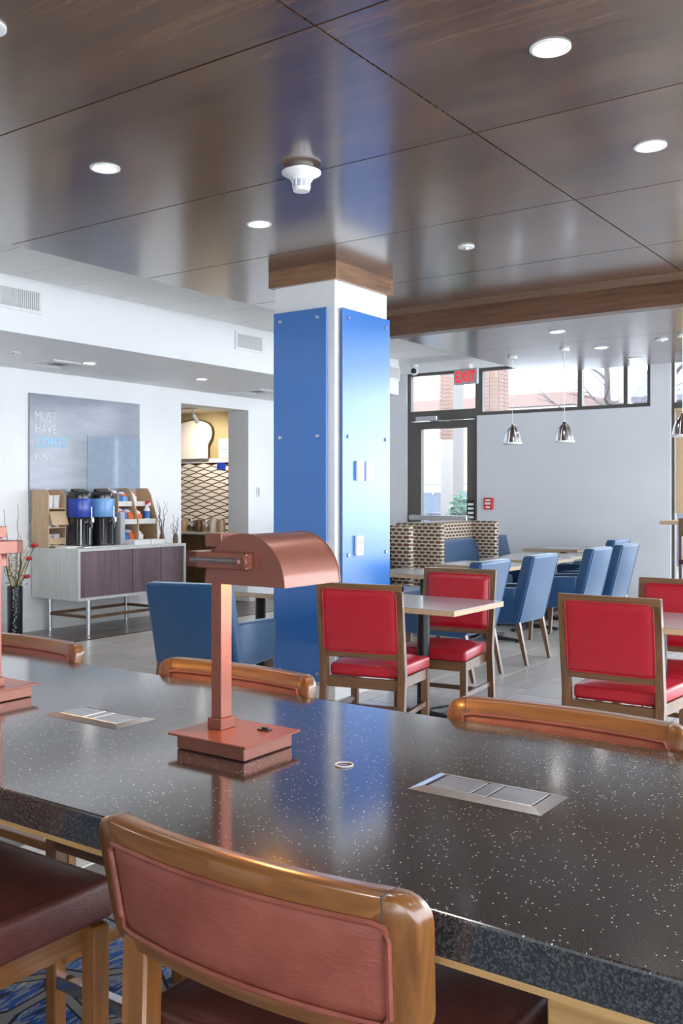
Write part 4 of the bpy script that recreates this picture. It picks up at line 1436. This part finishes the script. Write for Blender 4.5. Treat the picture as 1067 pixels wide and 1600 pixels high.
MB().lathe([(.03, -.14), (.035, -.06), (.02, 0), (0, .0)], n=16, mat=Matrix.Translation((0, 0, -.09)) @ Matrix.Rotation(-.75, 4, 'Y')).build('lamp_head', 'white', t)
sp = bpy.data.lights.new('track_spot', 'SPOT')
sp.energy = 30
sp.color = (1, .84, .66)
sp.spot_size = 2.2
sp.spot_blend = .8
sp.shadow_soft_size = .03
so = bpy.data.objects.new('track_spot', sp)
COL.objects.link(so)
so.parent = t
so.location = (.0, .0, -.27)
so.rotation_euler = Vector((.60, .25, -.42)).to_track_quat('-Z', 'Y').to_euler()

# ================================================================== WALL AND CEILING FIXTURES
def vent(name, label, x, z, w_, h_, n):
    t = thing(name, label, 'vent', (x, 6.62, z), 0, 'air vents in the soffit face')
    MB().box(-w_ / 2, -.004, -h_ / 2, w_ / 2, -.0006, h_ / 2).build('backing', 'vent_dark', t, smooth=False)
    f_ = MB()
    e = .024
    for q in ((-w_ / 2 - e, -h_ / 2 - e, w_ / 2 + e, -h_ / 2), (-w_ / 2 - e, h_ / 2, w_ / 2 + e, h_ / 2 + e), (-w_ / 2 - e, -h_ / 2, -w_ / 2, h_ / 2), (w_ / 2, -h_ / 2, w_ / 2 + e, h_ / 2)):
        f_.box(q[0], -.016, q[1], q[2], -.0006, q[3])
    f_.build('frame', 'white', t, smooth=False)
    me = MB().box(-.004, -.014, -h_ / 2, .004, -.0045, h_ / 2, mat=Matrix.Rotation(.5, 4, 'Z')).mesh('slat', 'white', smooth=False)
    for k in range(n):
        link_copy(me, 'slat', t, (-w_ / 2 + w_ * (k + .5) / n, 0, 0))


vent('air_vent', 'slatted air vent at the left edge above the coffee board', 4.80, 3.02, .56, .15, 30)
vent('air_vent', 'small slatted air vent on the soffit just left of the column', 7.735, 3.035, .40, .14, 22)
vent('air_vent', 'small air vent on the soffit just right of the column', 10.52, 3.015, .38, .14, 20)


def ceiling_vent(label, x, y, s):
    t = thing('ceiling_vent', label, 'vent', (x, y, ZS), 0, 'square vents in the soffit underside')
    f_ = MB()
    for k in range(4):
        a, b_ = s - .045 * k, s - .045 * k - .02
        z = -.010 + .002 * k
        for q in ((-a, -a, a, -b_), (-a, b_, a, a), (-a, -b_, -b_, b_), (b_, -b_, a, b_)):
            f_.box(q[0], q[1], z, q[2], q[3], -.0006)
    f_.build('louvre', 'white', t, smooth=False)
    MB().box(-s + .021, -s + .021, -.0018, s - .021, s - .021, -.0007).build('backing', 'vent_dark', t, smooth=False)


ceiling_vent('square vent in the soffit underside above the coffee board', 6.26, 7.86, .25)
ceiling_vent('square vent in the soffit underside above the pantry doorway', 9.35, 7.86, .25)


def downlight(x, y, z, label, group, power, r=.075, slots=True):
    t = thing('downlight', label, 'light', (x, y, z), 0, group)
    MB().lathe([(r, -.001), (r, -.005), (r * .86, -.008), (r * .74, -.004), (r * .74, -.001)], n=28).build('trim_ring', 'white', t)
    MB().lathe([(0, -.0045), (r * .73, -.0045), (r * .73, -.0015), (0, -.0015)], n=24).build('lens', 'lens', t)
    ld = bpy.data.lights.new('downlight_beam', 'SPOT')
    ld.energy = power
    ld.color = (1.0, .95, .88)
    ld.spot_size = 2.5
    ld.spot_blend = .9
    ld.shadow_soft_size = .05
    lo = bpy.data.objects.new('downlight_beam', ld)
    COL.objects.link(lo)
    lo.parent = t
    lo.location = (0, 0, -.03)


GU = 'recessed lights in the dark wood ceiling'
for x, y, lab in ((3.242, 3.71, 'recessed light at the left of the dark wood ceiling'),
                  (4.439, 3.72, 'recessed light in the wood ceiling just above the column'),
                  (3.301, 1.39, 'largest recessed light, at the upper right of the wood ceiling'),
                  (4.497, 1.40, 'recessed light near the right edge of the wood ceiling'),
                  (2.10, 1.39, 'recessed light over the right part of the communal table'),
                  (0.90, 1.39, 'recessed light over the near stools'),
                  (0.90, 3.71, 'recessed light beyond the left end of the near stools'),
                  (4.50, -.95, 'recessed light over the right side aisle'),
                  (3.30, -.95, 'recessed light over the right side of the room'),
                  (2.10, -.95, 'recessed light over the right rear of the room')):
    downlight(x, y, ZW, lab, GU, LAMP_W * 1.0)
GLW = 'recessed lights in the lower wood ceiling'
for x, y, lab in ((8.097, 3.347, 'recessed light in the lower wood ceiling, nearest the beam'),
                  (9.215, 3.35, 'recessed light in the middle of the lower wood ceiling'),
                  (10.154, 3.32, 'recessed light in the lower wood ceiling, nearest the clerestory'),
                  (8.1, .9, 'recessed light in the lower wood ceiling beyond the right edge')):
    downlight(x, y, ZL, lab, GLW, LAMP_W * .7)
GS = 'recessed lights in the white soffit'
for x, y, lab in ((6.38, 7.53, 'recessed light in the soffit above the coffee board'), (7.985, 7.53, 'recessed light in the soffit near the pantry doorway'),
                  (9.6, 7.53, 'recessed light in the soffit behind the column'), (4.1, 7.53, 'recessed light in the soffit beyond the left edge')):
    downlight(x, y, ZS, lab, GS, LAMP_W * .9)


def cover(x, y, z, r, label, name='sprinkler_cover'):
    t = thing(name, label, 'sprinkler', (x, y, z), 0, 'flat round ceiling covers')
    MB().lathe([(r, -.001), (r, -.008), (r * .8, -.012), (0, -.013)], n=24).build('cover_plate', 'white', t)
    MB().lathe([(r * .35, -.0135), (r * .3, -.022), (0, -.022)], n=16).build('cap', 'steel', t)


cover(2.02, 2.93, ZW, .075, 'round white cover at the left edge of the wood ceiling')
cover(5.616, 2.948, ZW, .055, 'round sprinkler cover in the wood ceiling right of the column')
cover(9.051, 2.715, ZL, .06, 'round sprinkler cover in the lower wood ceiling at the right')
cover(5.503, 7.53, ZS, .055, 'round sprinkler cover in the soffit at the left edge')

t = thing('smoke_detector', 'white smoke detector hanging from the dark wood ceiling', 'detector', (3.80, 2.91, ZW))
MB().lathe([(.052, -.001), (.056, -.004), (.060, -.016), (.098, -.022), (.098, -.030), (.062, -.052), (.055, -.056)], n=32).build('base', 'white', t)
MB().lathe([(.055, -.0565), (.055, -.066), (.050, -.068)], n=32).build('ring', 'white', t)
MB().lathe([(.043, -.0685), (.043, -.10)], n=28).build('sensor_cage', 'grey_plate', t)
for k in range(10):
    a = k * PI / 5
    MB().box(.042 * math.cos(a) - .004, .042 * math.sin(a) - .004, -.10, .042 * math.cos(a) + .004, .042 * math.sin(a) + .004, -.0685).build('cage_bar', 'white', t, smooth=False)
MB().lathe([(.044, -.1005), (.040, -.118), (0, -.120)], n=24).build('cap', 'white', t)

# ---- outlets on the column, wall switch
def plate(name, label, cat, loc, axis, w_, h_, dark):
    t = thing(name, label, cat, loc, 0)
    MB().box(-w_ / 2, -.022, -h_ / 2, w_ / 2, -.0005, h_ / 2, .003, 1).build('cover', 'white', t)
    for x0, z0, x1, z1 in dark:
        MB().box(x0, -.0235, z0, x1, -.0221, z1).build('insert', 'grey_plate', t, smooth=False)
    return t


plate('thermostat', 'left of the two white wall plates on the column panel', 'switch', (5.695, CY0 - .0405, 1.60), 'Y', .085, .14, [(-.018, -.04, .018, .04)])
plate('thermostat', 'right of the two white wall plates on the column panel, with small buttons', 'switch', (5.812, CY0 - .0405, 1.60), 'Y', .080, .14, [(-.02, .04, .02, .052), (-.01, -.02, .01, .0), (-.02, -.055, .02, -.048)])
plate('power_outlet', 'white double outlet low on the column panel', 'outlet', (5.684, CY0 - .0405, 1.068), 'Y', .085, .14, [(-.018, .01, .018, .045), (-.018, -.045, .018, -.01)])
plate('wall_switch', 'small white wall plate right of the pantry doorway', 'switch', (10.10, YL - .0005, 1.475), 'Y', .09, .13, [(-.035, -.05, -.005, .05)])

# ---- exit sign, camera, fire alarm, door notice
t = thing('exit_sign', 'grey EXIT sign with red letters above the glass door', 'sign', (11.55, 6.06, 3.02))
MB().box(-.03, -.175, -.10, .03, .175, .105, .006, 1).build('housing', 'grey_plate', t)
MB().box(-.05, -.07, .105, .05, .07, .168).build('canopy', 'white', t, smooth=False)
text_obj('lettering', 'EXIT', .205, 'exit_red', t, (-.0325, .0, -.070), (PI / 2, 0, -PI / 2), .74, align='CENTER', offset=.003, depth=.0015)
t = thing('security_camera', 'small white dome camera left of the transom window', 'camera', (11.2, 6.66, 3.19))
MB().lathe([(.055, -.001), (.055, -.03), (.045, -.035)], n=20).build('mount', 'white', t)
MB().ball((0, 0, -.085), .062, 2).build('camera_body', 'white', t)
MB().lathe([(.036, 0), (.036, .03), (.028, .034), (0, .034)], n=18, mat=Matrix.Translation((-.035, -.02, -.09)) @ Matrix.Rotation(-PI / 2, 4, 'Y')).build('lens', 'black_plastic', t)
t = thing('fire_alarm', 'small red fire alarm pull on the grey wall', 'alarm', (XF - .0005, 5.94, 1.315))
MB().box(-.045, -.065, -.08, 0, .065, .08, .006, 1).build('housing', 'red_plastic', t)
MB().box(-.052, -.045, -.012, -.0455, .045, .018, .002, 1).build('pull_bar', 'paper', t)
MB().box(-.048, -.04, .035, -.0455, .04, .06).box(-.048, -.035, -.06, -.0455, .035, -.035).build('print', 'paper', t, smooth=False)
t = thing('door_notice', 'black and white notice on the right frame of the exit door', 'notice', (FX0 - .001, 6.24, 1.22))
MB().box(-.004, -.06, -.16, 0, .06, .14).build('sheet', 'black_plastic', t, smooth=False)
for k in range(4):
    MB().box(-.0055, -.045, .07 - .06 * k, -.0042, .045, .10 - .06 * k).build('print_line', 'paper', t, smooth=False)


# ---- pendants
def pendant(x, y, zb, label):
    t = thing('pendant_lamp', label, 'lamp', (x, y, ZL), 0, 'chrome bell pendants')
    zz = zb - ZL
    MB().lathe([(.05, -.0005), (.05, -.02), (.01, -.024)], n=20).build('canopy', 'white', t)
    MB().tube([(0, 0, -.02), (0, 0, zz + .20)], .0032, 6).build('cord', 'white', t)
    n = 32
    sh = MB()
    prof = [(.018, .215), (.024, .19), (.040, .175), (.060, .14), (.076, .10), (.088, .05), (.096, .012), (.093, .012), (.084, .05), (.072, .10), (.056, .138), (.036, .170)]
    sh.lathe([(r, zz + z) for r, z in prof], n=n)
    sh = sh.build('shade', 'chrome', t, ang=50)
    MB().lathe([(.097, zz), (.101, zz + .003), (.101, zz + .018), (.097, zz + .020)], n=n).build('rim', 'white', sh)
    for k in range(8):
        a = k * PI / 4
        MB().tube([((r + .002) * math.cos(a), (r + .002) * math.sin(a), zz + z) for r, z in prof[1:7]], .004, 5).build('fin', 'steel', sh)
    return t


pendant(9.32, 4.345, 1.962, 'chrome bell pendant, left one of the pair against the grey wall')
pendant(9.10, 3.683, 1.948, 'chrome bell pendant, right one of the pair against the grey wall')
pendant(8.90, 2.478, 1.955, 'chrome bell pendant cut by the right edge')

# ---- roller of slats behind the tall window
t = thing('window_blind', 'tan slatted blind hanging in the tall window at the right edge', 'blind', (FX0 - .025, 2.80, 2.49))
MB().box(-.02, -.55, -.03, .02, .64, .0).build('head_rail', 'blind', t, smooth=False)
me = MB().box(-.0006, -.54, -.012, .0006, .63, .012, mat=Matrix.Rotation(.45, 4, 'Y')).mesh('slat', 'blind', smooth=False)
for k in range(58):
    link_copy(me, 'slat', t, (0, 0, -.042 - .0216 * k))

# ================================================================== OUTDOORS BEYOND THE FAR WALL
tag(MB().box(XF + .2, -14, -.16, 42, 34, -.05).build('ground_outside', 'asphalt', smooth=False), 'asphalt lot outside the windows', kind='structure')
# brick pier: each brick in view its own piece
pier = struct('brick_pier', MB().box(14.5, 7.02, -.05, 14.9, 7.32, 4.6), 'mortar', 'brick pier outside the clerestory window')
BX, BY, BZ = .215, .095, .065
bk_x = MB().box(-.012, -.070, 0, 0, .070, BZ - .012).mesh('brick', 'brick', smooth=False)
bk_y = MB().box(0, -.012, 0, .188, 0, BZ - .012).mesh('brick', 'brick', smooth=False)
for k in range(26):
    z_ = 2.4 + BZ * k
    for j in range(2):
        link_copy(bk_x, 'brick', pier, (14.5, 7.095 + .15 * j + (.0 if k % 2 else .0), z_))
    for j in range(2):
        link_copy(bk_y, 'brick', pier, (14.505 + .2 * j, 7.02, z_))
pier2 = struct('brick_pier', MB().box(14.5, 7.86, -.05, 14.9, 8.1, 4.6), 'mortar', 'brick pier outside, seen through the transom over the exit door')
for k in range(26):
    for j in range(2):
        link_copy(bk_x, 'brick', pier2, (14.5, 7.925 + .12 * j, 2.4 + BZ * k))
# low white building across the lot
bld = thing('outbuilding', 'white ribbed building with a salmon band outside the exit door', 'building', (19.0, 10.9, -.05))
MB().box(.02, -3.4, 0, 3, 3.4, 3.35).build('wall', 'siding', bld, smooth=False)
MB().box(-.15, -3.45, 3.36, 3.1, 3.45, 3.62).build('band', 'salmon', bld, smooth=False)
rb = MB().box(-.02, -.04, 0, 0.0, .04, 1.3).mesh('rib', 'siding', smooth=False)
MB().box(0, -3.4, 3.63, 3, 3.4, 4.95).build('fascia', 'siding', bld, smooth=False)
for k in range(34):
    link_copy(rb, 'rib', bld, (0, -3.3 + .2 * k, 3.64))
# trailer, dumpster and shrub seen through the door glass
t = thing('utility_trailer', 'pale blue trailer with a top rail outside the exit door', 'trailer', (17.0, 9.0, -.05))
MB().box(0, -1.3, .75, 1.6, 1.6, 1.55, .02, 1).build('body', 'trailer', t)
MB().tube([(-.02, -1.3, 1.72), (-.02, 1.6, 1.72)], .035, 8).build('rail', 'steel', t)
for yy in (-1.25, -.3, .65, 1.55):
    MB().tube([(-.02, yy, 1.5), (-.02, yy, 1.72)], .02, 6).build('rail_post', 'steel', t)
for yy in (-.6, .9):
    MB().lathe([(.36, -.12), (.40, -.08), (.40, .08), (.36, .12)], c=(0, 0, 0), n=24, mat=Matrix.Translation((.15, yy, .40)) @ Matrix.Rotation(PI / 2, 4, 'Y')).build('wheel', 'black', t)
MB().box(.05, -1.2, .55, 1.5, 1.5, .75).build('chassis', 'black', t, smooth=False)
t = thing('dumpster', 'dark dumpster with a yellow sticker outside the exit door', 'dumpster', (15.6, 8.35, -.05))
MB().hexa([(0, -.5, .08), (.8, -.5, .08), (.8, .55, .08), (0, .55, .08)], [(-.05, -.55, 1.10), (.85, -.55, 1.10), (.85, .6, 1.10), (-.05, .6, 1.10)], .01, 1).build('bin', 'dumpster', t)
MB().box(-.08, -.58, 1.11, .88, .63, 1.16, .01, 1).build('lid', 'dumpster', t)
MB().box(-.058, -.02, .98, -.053, .22, 1.08).build('sticker', 'yellow', t, smooth=False)
for yy in (-.4, .45):
    for xx in (.1, .7):
        MB().lathe([(.06, -.03), (.06, .03)], n=12, mat=Matrix.Translation((xx, yy, .06)) @ Matrix.Rotation(PI / 2, 4, 'X')).build('wheel', 'black', t)


def foliage(rnd, n, cx, rad, size):
    f_ = MB()
    vv, ff = [], []
    for k in range(n):
        while True:
            p = Vector((rnd.uniform(-1, 1), rnd.uniform(-1, 1), rnd.uniform(-1, 1)))
            if p.length < 1:
                break
        c = Vector(cx) + Vector((p.x * rad[0], p.y * rad[1], p.z * rad[2]))
        a = Vector((rnd.uniform(-1, 1), rnd.uniform(-1, 1), rnd.uniform(-.6, .6))).normalized() * size
        b_ = a.orthogonal().normalized() * size * .45
        n_ = a.cross(b_).normalized() * .002
        i = len(vv)
        vv += [c - a, c - b_, c + a, c + b_, c + n_ * 3]
        ff += [(i, i + 1, i + 4), (i + 1, i + 2, i + 4), (i + 2, i + 3, i + 4), (i + 3, i, i + 4)]
    f_._new(vv, ff)
    return f_


rnd = random.Random(21)
t = thing('shrub', 'leafy green shrub outside the exit door', 'shrub', (14.1, 7.42, -.05))
o = foliage(rnd, 900, (0, 0, .95), (.32, .32, .62), .07).build('foliage', 'shrub', t, smooth=False)
tag(o, kind='stuff')
for k in range(5):
    a = k * 1.26
    MB().tube([(0, 0, 0), (.12 * math.cos(a), .12 * math.sin(a), .5), (.2 * math.cos(a), .2 * math.sin(a), 1.1)], [.025, .018, .008], 6).build('stem', 'bark', t)
# shed with a pitched roof and bare trees beyond the clerestory
t = thing('shed', 'grey shed with a pitched roof outside the clerestory', 'building', (20.5, 5.0, -.05))
MB().box(0, -3.2, 0, 3, 1.4, 3.55).build('wall', 'roof_grey', t, smooth=False)
me = MB().box(-.03, -.10, 0, 0, .10, 1.5).mesh('siding_board', 'shed_board', smooth=False)
for k in range(21):
    link_copy(me, 'siding_board', t, (0, -3.1 + .22 * k, 2.05))
rf = MB()
rf.prism([(-.3, 3.56), (1.5, 4.7), (3.3, 3.56), (3.3, 3.44), (-.3, 3.44)], lambda p: (p[0], -3.5, p[1]), lambda p: (p[0], 1.7, p[1]))
rf.build('roof', 'roof_grey', t, smooth=False)


def bare_tree(x, y, h, seed, label):
    rn = random.Random(seed)
    t = thing('bare_tree', label, 'tree', (x, y, -.05), 0, 'bare trees outside the clerestory')
    MB().tube(wiggly((0, 0, 0), (.2, .1, h), 8, .08, rn), [.12 - .011 * i for i in range(9)], 8).build('trunk', 'bark', t)
    for k in range(16):
        z0 = h * rn.uniform(.35, .95)
        a = rn.uniform(0, 2 * PI)
        L = rn.uniform(.7, 1.6)
        p0 = Vector((.2 * z0 / h, .1 * z0 / h, z0))
        p1 = p0 + Vector((L * math.cos(a), L * math.sin(a), L * rn.uniform(.2, .9)))
        br = MB().tube(wiggly(p0, p1, 6, .07, rn), [.035 - .005 * i for i in range(7)], 5).build('branch', 'bark', t)
        for q in range(3):
            m0 = p0.lerp(p1, rn.uniform(.3, .9))
            a2 = a + rn.uniform(-1, 1)
            MB().tube(wiggly(m0, m0 + Vector((.5 * math.cos(a2), .5 * math.sin(a2), rn.uniform(.1, .4))), 4, .04, rn), [.014, .011, .009, .006, .004], 4).build('twig', 'bark', br)


bare_tree(17.2, 6.15, 5.0, 4, 'bare tree outside the left part of the clerestory')
bare_tree(17.0, 4.95, 5.4, 9, 'bare tree outside the right part of the clerestory')
